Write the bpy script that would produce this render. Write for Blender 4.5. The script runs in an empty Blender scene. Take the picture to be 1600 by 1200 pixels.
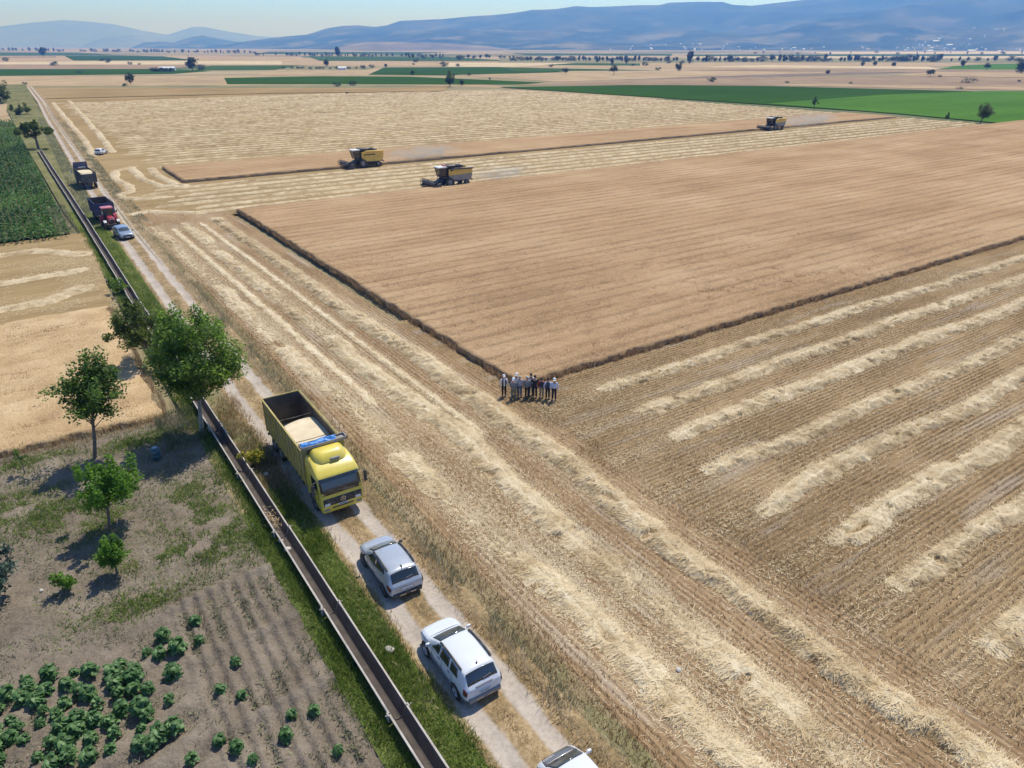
import bpy, bmesh, math, random
import numpy as np
from mathutils import Vector, Matrix

# ------------------------------------------------------------------ camera, world, sun, exposure
C = bpy.context.scene
COL = C.collection
CAM_H, F_PX, PITCH, AZ = 24.0, 1120.0, math.radians(25.24), math.radians(34.2)
cd = bpy.data.cameras.new('camera'); cam = bpy.data.objects.new('camera', cd); COL.objects.link(cam)
cam.location = (0, 0, CAM_H); cam.rotation_euler = (math.pi/2-PITCH, 0, -AZ)
cd.sensor_width = 36; cd.lens = 36*F_PX/1600; cd.clip_start = 0.5; cd.clip_end = 90000
C.camera = cam
SUN_EL, SUN_AZ = math.radians(62), math.radians(62)      # azimuth clockwise from +Y
w = bpy.data.worlds.new('World'); C.world = w; w.use_nodes = True
wt = w.node_tree
sky = wt.nodes.new('ShaderNodeTexSky'); sky.sky_type = 'NISHITA'; sky.sun_disc = False
sky.sun_elevation = SUN_EL; sky.sun_rotation = SUN_AZ
sky.air_density = 1.0; sky.dust_density = 0.5; sky.ozone_density = 2.5; sky.altitude = 500
bg = wt.nodes['Background']; bg.inputs['Strength'].default_value = 0.15
tn = wt.nodes.new('ShaderNodeMix'); tn.data_type = 'RGBA'; tn.blend_type = 'MULTIPLY'; tn.inputs[0].default_value = 1.0
ge = wt.nodes.new('ShaderNodeTexCoord'); sz = wt.nodes.new('ShaderNodeSeparateXYZ'); wt.links.new(ge.outputs['Generated'], sz.inputs[0])
sr = wt.nodes.new('ShaderNodeValToRGB'); sr.color_ramp.elements[0].position = 0.06; sr.color_ramp.elements[0].color = (0.44, 0.67, 1.7, 1)   # bright hazy horizon,
sr.color_ramp.elements[1].position = 0.40; sr.color_ramp.elements[1].color = (0.54, 0.62, 0.74, 1)                                             # deeper sky overhead
wt.links.new(sz.outputs[2], sr.inputs[0]); wt.links.new(sr.outputs[0], tn.inputs[7])
wt.links.new(sky.outputs[0], tn.inputs[6]); wt.links.new(tn.outputs[2], bg.inputs['Color'])
sl = bpy.data.lights.new('sun', 'SUN'); sl.energy = 3.6; sl.angle = math.radians(0.53); sl.color = (1.0, 0.965, 0.91)
so = bpy.data.objects.new('sun', sl); COL.objects.link(so)
sdir = Vector((math.sin(SUN_AZ)*math.cos(SUN_EL), math.cos(SUN_AZ)*math.cos(SUN_EL), math.sin(SUN_EL)))
so.rotation_euler = sdir.to_track_quat('Z', 'Y').to_euler(); so.location = sdir*200
C.view_settings.view_transform = 'Standard'; C.view_settings.look = 'None'; C.view_settings.gamma = 1
C.view_settings.exposure = 0.45
C.cycles.use_denoising = True
C.cycles.max_bounces = 6; C.cycles.diffuse_bounces = 2; C.cycles.glossy_bounces = 2; C.cycles.transmission_bounces = 3
C.cycles.volume_bounces = 0; C.cycles.transparent_max_bounces = 6
C.cycles.caustics_reflective = False; C.cycles.caustics_refractive = False

# ------------------------------------------------------------------ small helpers
def G(u, v, z=0.0):
    """photo pixel -> point of the level plain (metres)"""
    xc = (u-800)/F_PX; yc = -(v-600)/F_PX
    X = xc; Y = math.cos(PITCH)+yc*math.sin(PITCH); Z = -math.sin(PITCH)+yc*math.cos(PITCH)
    t = (z-CAM_H)/Z; X *= t; Y *= t
    return (X*math.cos(AZ)+Y*math.sin(AZ), -X*math.sin(AZ)+Y*math.cos(AZ))

def tag(o, label=None, cat=None, group=None, kind=None):
    if label: o['label'] = label
    if cat: o['category'] = cat
    if group: o['group'] = group
    if kind: o['kind'] = kind
    return o

def empty(name, loc, rz=0.0):
    o = bpy.data.objects.new(name, None); COL.objects.link(o)
    o.location = loc; o.rotation_euler = (0, 0, rz); o.empty_display_size = 0.2
    return o

def link(name, me, parent=None):
    o = bpy.data.objects.new(name, me); COL.objects.link(o)
    if parent: o.parent = parent
    return o

def copy_tree(o, parent=None):
    c = o.copy(); COL.objects.link(c); c.parent = parent
    for ch in list(o.children): copy_tree(ch, c)
    return c

class MB:
    """collects shapes for ONE mesh"""
    def __init__(s): s.v = []; s.f = []; s.mi = []; s.m = 0
    def add(s, vs, fs):
        n = len(s.v); s.v += [tuple(p) for p in vs]; s.f += [tuple(i+n for i in f) for f in fs]; s.mi += [s.m]*len(fs)
        return s
    def box(s, x0, x1, y0, y1, z0, z1, b=0.0):
        if b <= 0:
            vs = [(x, y, z) for z in (z0, z1) for y in (y0, y1) for x in (x0, x1)]
            return s.add(vs, [(0, 2, 3, 1), (4, 5, 7, 6), (0, 1, 5, 4), (2, 6, 7, 3), (0, 4, 6, 2), (1, 3, 7, 5)])
        bm = bmesh.new(); bmesh.ops.create_cube(bm, size=1)
        for q in bm.verts: q.co = Vector(((x0+x1)/2+q.co.x*(x1-x0), (y0+y1)/2+q.co.y*(y1-y0), (z0+z1)/2+q.co.z*(z1-z0)))
        bmesh.ops.bevel(bm, geom=list(bm.edges), offset=b, segments=2, affect='EDGES', profile=0.5)
        bm.verts.index_update()
        s.add([q.co for q in bm.verts], [[q.index for q in f.verts] for f in bm.faces]); bm.free(); return s
    def tube(s, pts, rads, n=8, cap=True):
        pts = [Vector(p) for p in pts]
        if not hasattr(rads, '__len__'): rads = [rads]*len(pts)
        vs = []; fs = []; prev = None
        for i, p in enumerate(pts):
            d = (pts[min(i+1, len(pts)-1)]-pts[max(i-1, 0)]).normalized()
            a = Vector((0, 0, 1)) if abs(d.z) < 0.9 else Vector((1, 0, 0))
            if prev is not None: a = prev
            e1 = (a-d*a.dot(d)).normalized(); e2 = d.cross(e1); prev = e1
            for k in range(n):
                t = 2*math.pi*k/n; vs.append(p+(e1*math.cos(t)+e2*math.sin(t))*rads[i])
        for i in range(len(pts)-1):
            for k in range(n): fs.append((i*n+k, i*n+(k+1) % n, (i+1)*n+(k+1) % n, (i+1)*n+k))
        if cap: fs.append(tuple(range(n-1, -1, -1))); fs.append(tuple((len(pts)-1)*n+k for k in range(n)))
        return s.add(vs, fs)
    def lathe(s, prof, axis='z', at=(0, 0, 0), n=24):
        """prof: (radius, along) pairs"""
        vs = []; fs = []
        for r, h in prof:
            for k in range(n):
                t = 2*math.pi*k/n; a, b = r*math.cos(t), r*math.sin(t)
                p = {'z': (a, b, h), 'x': (h, a, b), 'y': (a, h, b)}[axis]
                vs.append((p[0]+at[0], p[1]+at[1], p[2]+at[2]))
        for i in range(len(prof)-1):
            for k in range(n): fs.append((i*n+k, i*n+(k+1) % n, (i+1)*n+(k+1) % n, (i+1)*n+k))
        return s.add(vs, fs)
    def prism(s, poly, x0, x1):
        """poly in (y,z), extruded along x"""
        n = len(poly); vs = [(x0, y, z) for y, z in poly]+[(x1, y, z) for y, z in poly]
        fs = [tuple(range(n)), tuple(range(2*n-1, n-1, -1))]+[(i, i+n, (i+1) % n+n, (i+1) % n) for i in range(n)]
        return s.add(vs, fs)
    def build(s, name, mats, parent=None, smooth=None, loc=None):
        me = bpy.data.meshes.new(name); me.from_pydata(s.v, [], s.f)
        if not isinstance(mats, (list, tuple)): mats = [mats]
        for m in mats: me.materials.append(m)
        if len(mats) > 1: me.polygons.foreach_set('material_index', s.mi)
        bm = bmesh.new(); bm.from_mesh(me); bmesh.ops.recalc_face_normals(bm, faces=bm.faces); bm.to_mesh(me); bm.free()
        if smooth is not None:
            me.polygons.foreach_set('use_smooth', [True]*len(me.polygons)); me.set_sharp_from_angle(angle=math.radians(smooth))
        o = link(name, me, parent)
        if loc: o.location = loc
        return o

# numpy value noise
def _h(ix, iy, s):
    n = (ix.astype(np.int64)*374761393+iy.astype(np.int64)*668265263+s*982451653) & 0x7fffffff
    n = ((n ^ (n >> 13))*1274126177) & 0x7fffffff
    return ((n ^ (n >> 16)) & 0xffff)/65535.0
def vn(x, y, s=0):
    x = np.asarray(x, float); y = np.asarray(y, float)
    ix = np.floor(x); iy = np.floor(y); fx = x-ix; fy = y-iy
    fx = fx*fx*(3-2*fx); fy = fy*fy*(3-2*fy)
    a = _h(ix, iy, s); b = _h(ix+1, iy, s); c = _h(ix, iy+1, s); d = _h(ix+1, iy+1, s)
    return a+(b-a)*fx+(c-a)*fy+(a-b-c+d)*fx*fy
def fbm(x, y, s=0, o=4):
    t = 0; a = 0.5
    for i in range(o): t = t+a*vn(np.asarray(x)*2**i, np.asarray(y)*2**i, s+i*17); a *= 0.5
    return t/(1-0.5**o)
RNG = np.random.default_rng(7)

def mesh_np(name, verts, faces, mat, parent=None, attrs=None, smooth=False):
    """verts (n,3), faces (m,k) arrays"""
    verts = np.ascontiguousarray(verts, np.float32); faces = np.ascontiguousarray(faces, np.int32)
    m, k = faces.shape
    me = bpy.data.meshes.new(name)
    me.vertices.add(len(verts)); me.vertices.foreach_set('co', verts.ravel())
    me.loops.add(m*k); me.loops.foreach_set('vertex_index', faces.ravel())
    me.polygons.add(m); me.polygons.foreach_set('loop_start', np.arange(m, dtype=np.int32)*k)
    me.update(calc_edges=True)
    if smooth: me.polygons.foreach_set('use_smooth', np.ones(m, bool))
    for nm, arr in (attrs or {}).items():
        a = me.attributes.new(nm, 'FLOAT', 'POINT'); a.data.foreach_set('value', np.ascontiguousarray(arr, np.float32).ravel())
    me.materials.append(mat); me.validate()
    return link(name, me, parent)

def grid_np(X, Y, Z):
    ny, nx = X.shape
    v = np.stack([X, Y, Z], -1).reshape(-1, 3)
    i = np.arange((ny-1)*(nx-1)); r = i//(nx-1); c = i % (nx-1); a = r*nx+c
    return v, np.stack([a, a+1, a+1+nx, a+nx], 1)

def blade_geo(P, h, wd, lean, tint, base_dir=None):
    """slim triangles standing on P; lean (n,2) horizontal offset of the tip"""
    n = len(P)
    ang = RNG.uniform(0, math.pi, n) if base_dir is None else base_dir
    dx = np.cos(ang)*wd/2; dy = np.sin(ang)*wd/2
    v = np.empty((n, 3, 3)); v[:, 0] = P; v[:, 1] = P; v[:, 2] = P
    v[:, 0, 0] -= dx; v[:, 0, 1] -= dy; v[:, 1, 0] += dx; v[:, 1, 1] += dy
    v[:, 2, 0] += lean[:, 0]; v[:, 2, 1] += lean[:, 1]; v[:, 2, 2] += h
    return v.reshape(-1, 3), np.arange(3*n).reshape(n, 3), np.repeat(tint, 3)

def blades(name, P, h, wd, lean, tint, mat, parent=None, base_dir=None):
    v, f, t = blade_geo(P, h, wd, lean, tint, base_dir)
    return mesh_np(name, v, f, mat, parent, {'tint': t})

def scatter(x0, x1, y0, y1, dens, mask=None):
    n = int((x1-x0)*(y1-y0)*dens)
    x = RNG.uniform(x0, x1, n); y = RNG.uniform(y0, y1, n)
    if mask is not None:
        k = RNG.uniform(0, 1, n) < mask(x, y); x = x[k]; y = y[k]
    return x, y

# ------------------------------------------------------------------ materials
class NT:
    def __init__(s, m):
        s.t = m.node_tree; s.n = s.t.nodes
    def new(s, t, **k):
        q = s.n.new(t)
        for a, b in k.items(): setattr(q, a, b)
        return q
    def put(s, sock, v):
        if isinstance(v, bpy.types.NodeSocket): s.t.links.new(v, sock)
        else: sock.default_value = v
    def math(s, op, a, b=0.0, c=0.0):
        q = s.new('ShaderNodeMath', operation=op); s.put(q.inputs[0], a); s.put(q.inputs[1], b); s.put(q.inputs[2], c); return q.outputs[0]
    def pos(s): return s.new('ShaderNodeNewGeometry').outputs['Position']
    def obj(s): return s.new('ShaderNodeTexCoord').outputs['Object']
    def scale(s, vec, sc):
        q = s.new('ShaderNodeVectorMath', operation='MULTIPLY'); s.put(q.inputs[0], vec); q.inputs[1].default_value = sc; return q.outputs[0]
    def noise(s, vec, scale, detail=3, rough=0.55, dist=0.0):
        q = s.new('ShaderNodeTexNoise'); s.put(q.inputs['Vector'], vec); q.inputs['Scale'].default_value = scale
        q.inputs['Detail'].default_value = detail; q.inputs['Roughness'].default_value = rough; q.inputs['Distortion'].default_value = dist
        return q.outputs['Fac']
    def ramp(s, fac, stops):
        q = s.new('ShaderNodeValToRGB'); e = q.color_ramp.elements
        while len(e) < len(stops): e.new(0.5)
        for i, (p, c) in enumerate(stops): e[i].position = p; e[i].color = (*c, 1)
        s.put(q.inputs[0], fac); return q.outputs[0]
    def step(s, fac, lo, hi):
        q = s.new('ShaderNodeMapRange', interpolation_type='SMOOTHSTEP'); s.put(q.inputs[0], fac)
        q.inputs[1].default_value = lo; q.inputs[2].default_value = hi; return q.outputs[0]
    def mix(s, fac, a, b):
        q = s.new('ShaderNodeMix', data_type='RGBA'); s.put(q.inputs[0], fac)
        for i, c in ((6, a), (7, b)): s.put(q.inputs[i], c if isinstance(c, bpy.types.NodeSocket) else (*c, 1))
        return q.outputs[2]
    def xyz(s, vec):
        q = s.new('ShaderNodeSeparateXYZ'); s.put(q.inputs[0], vec); return q.outputs
    def attr(s, name): return s.new('ShaderNodeAttribute', attribute_name=name).outputs['Fac']
    def bump(s, h, st, dist):
        q = s.new('ShaderNodeBump'); s.put(q.inputs['Height'], h); q.inputs['Strength'].default_value = st; q.inputs['Distance'].default_value = dist; return q.outputs[0]

def newmat(name):
    m = bpy.data.materials.new(name); m.use_nodes = True
    return m, NT(m), m.node_tree.nodes['Principled BSDF']

def M(name, col, rough=0.5, metal=0.0, var=0.12, scale=3.0, bump=0.0, dust=None, spec=0.5, coat=0.0):
    """paint, metal, cloth...: base colour with mottling and, where asked, a patchy coat of dust"""
    m, t, b = newmat(name)
    o = t.obj(); n = t.noise(o, scale, 4, 0.6)
    lo = tuple(c*(1-var) for c in col); hi = tuple(min(1, c*(1+var)) for c in col)
    c = t.ramp(n, [(0.3, lo), (0.7, hi)])
    if dust:
        k = t.step(t.noise(o, scale*0.6, 5, 0.65), 0.35, 0.75)
        c = t.mix(t.math('MULTIPLY', k, dust), c, (0.36, 0.30, 0.22))
    t.put(b.inputs['Base Color'], c)
    t.put(b.inputs['Roughness'], t.math('ADD', t.math('MULTIPLY', n, 0.2), rough-0.1))
    b.inputs['Metallic'].default_value = metal; b.inputs['Specular IOR Level'].default_value = spec
    b.inputs['Coat Weight'].default_value = coat; b.inputs['Coat Roughness'].default_value = 0.08
    if bump: t.put(b.inputs['Normal'], t.bump(t.noise(o, scale*6, 4), bump, 0.02))
    return m

def leafmat(name, stops, transl=0.3, rough=0.6, spec=0.3, mott=0.0):
    """foliage, grass and straw: colour picked per leaf by the attribute tint"""
    m, t, b = newmat(name)
    f = t.attr('tint')
    if mott:
        n = t.noise(t.pos(), 14, 3, 0.7); f = t.math('ADD', f, t.math('MULTIPLY', t.math('SUBTRACT', n, 0.5), mott))
        t.put(b.inputs['Normal'], t.bump(n, 0.7, 0.06))
    c = t.ramp(f, stops)
    t.put(b.inputs['Base Color'], c); b.inputs['Roughness'].default_value = rough; b.inputs['Specular IOR Level'].default_value = spec
    tr = t.new('ShaderNodeBsdfTranslucent'); br = t.new('ShaderNodeMix', data_type='RGBA', blend_type='MULTIPLY'); br.inputs[0].default_value = 1.0; br.inputs[7].default_value = (1.5, 1.55, 1.1, 1) if transl > .4 else (1, 1, 1, 1)   # leaves pass more yellow-green than they reflect
    t.put(br.inputs[6], c); t.put(tr.inputs[0], br.outputs[2])
    mx = t.new('ShaderNodeMixShader'); mx.inputs[0].default_value = transl
    t.t.links.new(b.outputs[0], mx.inputs[1]); t.t.links.new(tr.outputs[0], mx.inputs[2])
    t.t.links.new(mx.outputs[0], t.n['Material Output'].inputs['Surface'])
    return m

def fieldmat(name, cols, rows=None, spacing=0.3, rowamt=0.4, stretch=0.2, big=0.12, fleck=None, fleckamt=0.5, grey=None, greyamt=0.5, bump=0.6, fine=7.0, wob=1.5, grain=False):
    m, t, b = newmat(name)
    p = t.pos()
    st = {'x': (stretch, 1, 1), 'y': (1, stretch, 1), None: (1, 1, 1)}[rows]
    sp = t.scale(p, st)
    n1 = t.noise(sp, big*4, 5, 0.6); n2 = t.noise(sp, fine, 4, 0.65); n3 = t.noise(p, big, 3, 0.5)
    f = t.math('ADD', t.math('ADD', t.math('MULTIPLY', n1, 0.4), t.math('MULTIPLY', n2, 0.3)), t.math('MULTIPLY', n3, 0.3))
    c = t.ramp(f, [(0.36, cols[0]), (0.5, cols[1]), (0.64, cols[2])])
    if grey:
        k = t.step(t.noise(sp, big*6, 4, 0.6, 0.5), 0.52, 0.68)
        c = t.mix(t.math('MULTIPLY', k, greyamt), c, grey)
    hgt = n2
    if rows:
        ax = t.xyz(p)[1 if rows == 'x' else 0]
        w_ = t.math('MULTIPLY', t.noise(p, 0.6, 2), wob)
        s_ = t.math('SINE', t.math('ADD', t.math('MULTIPLY', ax, 2*math.pi/spacing), w_))
        r = t.step(s_, 0.1, 0.95) if grain else t.step(s_, -0.5, 0.8)
        k = t.math('MULTIPLY', t.step(t.noise(sp, 1.3, 3), 0.3, 0.6), rowamt)
        c = t.mix(t.math('MULTIPLY', r, k), c, tuple(q*0.5 for q in cols[0]))
        hgt = t.math('SUBTRACT', n2, t.math('MULTIPLY', r, 0.5))
    if fleck:
        k = t.step(t.noise(p if grain else sp, fine*(.75 if grain else 2.2), 4, 0.75), 0.50, 0.64)
        c = t.mix(t.math('MULTIPLY', k, fleckamt), c, fleck)
    t.put(b.inputs['Base Color'], c); b.inputs['Roughness'].default_value = 1.0; b.inputs['Specular IOR Level'].default_value = 0.0
    if bump: t.put(b.inputs['Normal'], t.bump(hgt, bump, 0.08))
    return m
# ------------------------------------------------------------------ colours of the plain
STRAW = [(0.0, (0.25, 0.165, 0.075)), (0.3, (0.52, 0.38, 0.20)), (0.65, (0.76, 0.61, 0.375)), (1.0, (0.88, 0.76, 0.53))]
m_straw = leafmat('straw', STRAW, 0.3, 0.6, .25, 0.9)
m_straw_far = leafmat('straw_far', STRAW, 0.3, 0.6, .2)
m_stub = leafmat('stubble_stalk', [(0.0, (0.20, 0.13, 0.06)), (0.5, (0.37, 0.255, 0.13)), (1.0, (0.58, 0.45, 0.26))], 0.2)
m_wheat = leafmat('ripe_wheat', [(0.0, (0.28, 0.17, 0.085)), (0.5, (0.44, 0.295, 0.165)), (1.0, (0.62, 0.46, 0.29))], 0.4)
m_grass = leafmat('green_grass', [(0.0, (0.07, 0.11, 0.018)), (0.5, (0.165, 0.245, 0.038)), (0.82, (0.25, 0.32, 0.07)), (1.0, (0.36, 0.32, 0.14))], 0.35)
m_weed = leafmat('grey_weed', [(0.0, (0.13, 0.145, 0.075)), (0.5, (0.24, 0.245, 0.14)), (1.0, (0.45, 0.39, 0.24))], 0.3)
m_dry = leafmat('dry_grass', [(0.0, (0.25, 0.15, 0.065)), (0.5, (0.50, 0.36, 0.19)), (1.0, (0.76, 0.63, 0.41))], 0.35)
m_stubble_x = fieldmat('stubble_rows', [(0.17, 0.11, 0.054), (0.27, 0.182, 0.095), (0.38, 0.275, 0.155)], 'x', 0.34, 0.5, 0.12, 0.10, (0.55, 0.44, 0.28), 0.35, (0.34, 0.29, 0.235), 0.6)
m_stubble_y = fieldmat('stubble_headland', [(0.18, 0.113, 0.056), (0.285, 0.188, 0.102), (0.40, 0.29, 0.17)], 'y', 0.34, 0.35, 0.12, 0.10, (0.60, 0.48, 0.31), 0.35, (0.46, 0.39, 0.31), 0.55)
m_stubble_far = fieldmat('stubble_pale', [(0.20, 0.138, 0.065), (0.29, 0.205, 0.10), (0.38, 0.275, 0.145)], 'x', 4.3, 0.2, 0.06, 0.03, (0.52, 0.39, 0.22), 0.35, None, 0, 0.4, 3.0, 2.5)
m_wheat_top = fieldmat('wheat_heads', [(0.24, 0.148, 0.074), (0.365, 0.238, 0.130), (0.46, 0.325, 0.192)], 'x', 2.1, 0.42, 0.12, 0.06, (0.54, 0.40, 0.25), 0.7, None, 0, 1.0, 8.0, 1.0, True)
m_wheat_left = fieldmat('wheat_heads_pale', [(0.32, 0.21, 0.105), (0.455, 0.32, 0.175), (0.56, 0.42, 0.25)], None, 1, 0, 1, 0.08, (0.66, 0.50, 0.32), 0.5, None, 0, 1.0, 5.0)
m_soil = fieldmat('garden_soil', [(0.115, 0.092, 0.068), (0.185, 0.15, 0.112), (0.265, 0.22, 0.168)], None, 1, 0, 1, 0.14, (0.34, 0.29, 0.225), 0.45, None, 0, 1.0, 8.0)
m_vergeg = fieldmat('green_verge_soil', [(0.055, 0.075, 0.018), (0.10, 0.125, 0.032), (0.20, 0.19, 0.08)], 'y', 0.8, 0.0, 0.5, 0.12, (0.14, 0.19, 0.045), 0.5, (0.22, 0.17, 0.09), 0.35, 0.8)
m_verge = fieldmat('verge_soil', [(0.13, 0.115, 0.055), (0.24, 0.19, 0.105), (0.38, 0.30, 0.19)], 'y', 0.8, 0.0, 0.4, 0.1, (0.46, 0.38, 0.25), 0.4, (0.14, 0.155, 0.06), 0.6, 0.8)

def sheet(name, poly, z, mat):
    me = bpy.data.meshes.new(name); me.from_pydata([(x, y, z) for x, y in poly], [], [tuple(range(len(poly)))]); me.materials.append(mat)
    bm = bmesh.new(); bm.from_mesh(me)
    for f in bm.faces:
        if f.normal.z < 0: f.normal_flip()
    bm.to_mesh(me); bm.free()
    return tag(link(name, me), kind='structure')

# ------------------------------------------------------------------ the ground to the horizon: a patchwork of far plots
m, t, b = newmat('far_plots'); p = t.pos()
vo = t.new('ShaderNodeTexVoronoi', feature='F1'); vo.inputs['Scale'].default_value = 1.0
rot = t.new('ShaderNodeVectorRotate', rotation_type='Z_AXIS'); t.put(rot.inputs['Vector'], p); rot.inputs['Angle'].default_value = math.radians(12)
t.put(vo.inputs['Vector'], t.scale(rot.outputs[0], (1/420, 1/170, 1)))
sep = t.new('ShaderNodeSeparateColor'); t.put(sep.inputs[0], vo.outputs['Color'])
c = t.ramp(sep.outputs[0], [(0.0, (0.30, 0.22, 0.13)), (0.25, (0.40, 0.31, 0.19)), (0.40, (0.33, 0.265, 0.155)), (0.5, (0.13, 0.15, 0.07)), (0.64, (0.055, 0.10, 0.04)), (0.78, (0.37, 0.285, 0.175)), (1.0, (0.22, 0.18, 0.13))])
k = t.noise(t.scale(p, (0.004, 0.012, 1)), 1.0, 5, 0.6)
c = t.mix(t.math('MULTIPLY', t.step(k, 0.45, 0.7), 0.45), c, (0.20, 0.20, 0.12))
t.put(b.inputs['Base Color'], c); b.inputs['Roughness'].default_value = 1; b.inputs['Specular IOR Level'].default_value = 0
sheet('ground', [(-22800, -3000), (22800, -3000), (22800, 22800), (-22800, 22800)], -0.35, m)

# ------------------------------------------------------------------ fields round the harvest
sheet('harvested_field', [(13, -90), (345, -90), (345, 60), (25, 60)], 0.0, m_stubble_x)
sheet('headland', [(13.0, -90), (27.4, -90), (27.4, 122.5), (13.2, 131)], 0.006, m_stubble_y)
sheet('reaped_strip', [(13.2, 119), (279, 119), (279, 154), (20, 154), (13.2, 131)], -0.006, m_stubble_far)
sheet('reaped_far_field', [(14, 131), (20, 150), (279, 150), (277, 260), (265, 385), (222, 394), (133, 432), (20, 451)], -0.012, m_stubble_far)
sheet('reaped_field_beyond', [(21, 455), (134, 437), (223, 399), (252, 445), (210, 455), (143, 500), (28, 588), (19, 560)], -0.02, m_stubble_far)

def farfield(px, cols, z, **k):
    sheet('field', [G(u, v) for u, v in px], z, cols)
def fm(name, c, rows=None, **k):
    lo = tuple(q*0.72 for q in c); hi = tuple(min(1, q*1.22) for q in c)
    return fieldmat(name, [lo, c, hi], rows, 2.5, 0.25, 0.08, 0.012, None, 0, None, 0, 0.3, 1.0)
f_green = fm('green_crop', (0.036, 0.082, 0.014), 'x'); f_green2 = fm('bright_green_crop', (0.075, 0.165, 0.026), 'x')
f_tan = fm('tan_stubble', (0.37, 0.275, 0.165)); f_pale = fm('pale_stubble', (0.50, 0.40, 0.255)); f_brown = fm('ploughed_brown', (0.28, 0.205, 0.135))
f_grey = fm('ploughed_grey', (0.20, 0.16, 0.13)); f_olive = fm('olive_fallow', (0.21, 0.20, 0.11)); f_dust = fm('dust_track', (0.44, 0.36, 0.27))
f_mid = fm('mid_green_crop', (0.055, 0.10, 0.028), 'x')
FAR = [
 ([(-30, 134), (700, 134), (800, 137), (770, 132), (400, 118), (-30, 119)], f_tan), ([(-30, 137), (420, 136.5), (700, 134.8), (640, 132), (200, 133), (-30, 134)], f_olive),
 ([(355, 131), (800, 131.5), (870, 129), (640, 119), (500, 118.5), (350, 121)], f_green), ([(-30, 118.5), (270, 115), (330, 110.5), (260, 107.5), (-30, 108)], f_green),
 ([(300, 110), (430, 109), (480, 101.5), (330, 102)], f_mid), ([(-30, 107.5), (260, 107.2), (330, 101.5), (-30, 100.5)], f_brown),
 ([(-30, 100.3), (500, 100.3), (480, 94.5), (160, 95.5), (-30, 97)], f_pale), ([(-30, 96.6), (150, 95.2), (130, 87.5), (-30, 87)], f_tan),
 ([(115, 94.5), (300, 94), (320, 92), (215, 86.8), (100, 87)], f_green), ([(-30, 86.5), (200, 86.5), (120, 82), (-30, 81.5)], f_mid),
 ([(300, 93.5), (480, 94), (470, 88), (250, 87)], f_tan), ([(400, 118), (640, 117), (560, 109), (420, 109.5)], f_tan),
 ([(575, 116.5), (700, 117.5), (890, 112), (780, 104.5), (600, 105)], f_green), ([(430, 108.7), (575, 108.5), (590, 105), (470, 101.8)], f_olive),
 ([(440, 101.5), (690, 103.6), (690, 98), (560, 93), (440, 91)], f_tan), ([(500, 95), (800, 95), (700, 88.5), (480, 88)], f_mid),
 ([(800, 133), (870, 132), (1250, 133), (1210, 120), (1000, 121.5), (880, 126)], f_brown), ([(870, 126.5), (1210, 119.5), (1300, 117), (1420, 113), (1240, 112), (1020, 118)], f_grey),
 ([(710, 116.8), (870, 127), (1200, 116), (1330, 112.3), (1060, 110.5), (890, 112.5)], f_tan), ([(800, 111), (1030, 109.5), (960, 108), (790, 105)], f_mid),
 ([(790, 104.8), (1250, 107.5), (1300, 102), (900, 98.5)], f_tan), ([(700, 104), (800, 104.5), (900, 98), (700, 97.5)], f_pale), ([(850, 101.5), (1000, 102.5), (1000, 98.8), (900, 98.2)], f_mid),
 ([(780, 97.5), (1080, 97.7), (1080, 91), (780, 90)], f_olive), ([(1200, 133), (1640, 141), (1640, 137.5), (1450, 132), (1250, 130)], f_tan),
 ([(1100, 131), (1260, 130), (1640, 137), (1640, 121.5), (1420, 119), (1210, 119.5)], f_brown), ([(1390, 117.5), (1640, 121), (1640, 112), (1450, 112.5)], f_tan),
 ([(1060, 109.2), (1420, 112.8), (1640, 111.5), (1640, 108.5), (1200, 107)], f_brown), ([(1090, 104), (1470, 108), (1450, 104), (1200, 101.5)], f_pale),
 ([(1465, 108), (1640, 109), (1640, 99), (1560, 99.5), (1490, 103)], f_green2), ([(1200, 101.2), (1470, 104), (1560, 99), (1480, 97.5), (1200, 97.5)], f_tan),
 ([(1080, 91), (1640, 91), (1640, 87.5), (1080, 88)], f_pale), ([(1080, 97), (1640, 98), (1640, 91.5), (1080, 91.5)], f_olive),
 ([(1080, 87.7), (1640, 87.2), (1640, 84.5), (1080, 85)], f_mid), ([(1300, 84), (1640, 84), (1640, 80.5), (1250, 81)], f_pale), ([(820, 86), (1050, 87), (1050, 84), (800, 83)], f_mid), ([(400, 84), (640, 85), (700, 81.5), (420, 80.5)], f_mid)]
for i, (px, mm) in enumerate(FAR): farfield(px, mm, -0.30+0.006*i)
# the two tall green plots at the right and the dirt bank in front of them
sheet('green_field', [G(778, 136), G(1160, 160.5), G(1330, 172), G(1540, 143), G(1200, 134.5), G(1000, 132.8)], -0.012+0.0, f_green)
sheet('bright_green_field', [G(1200, 161.5), G(1400, 177), G(1640, 199), G(1640, 142.5), G(1540, 142), G(1380, 148)], -0.008, f_green2)

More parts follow.
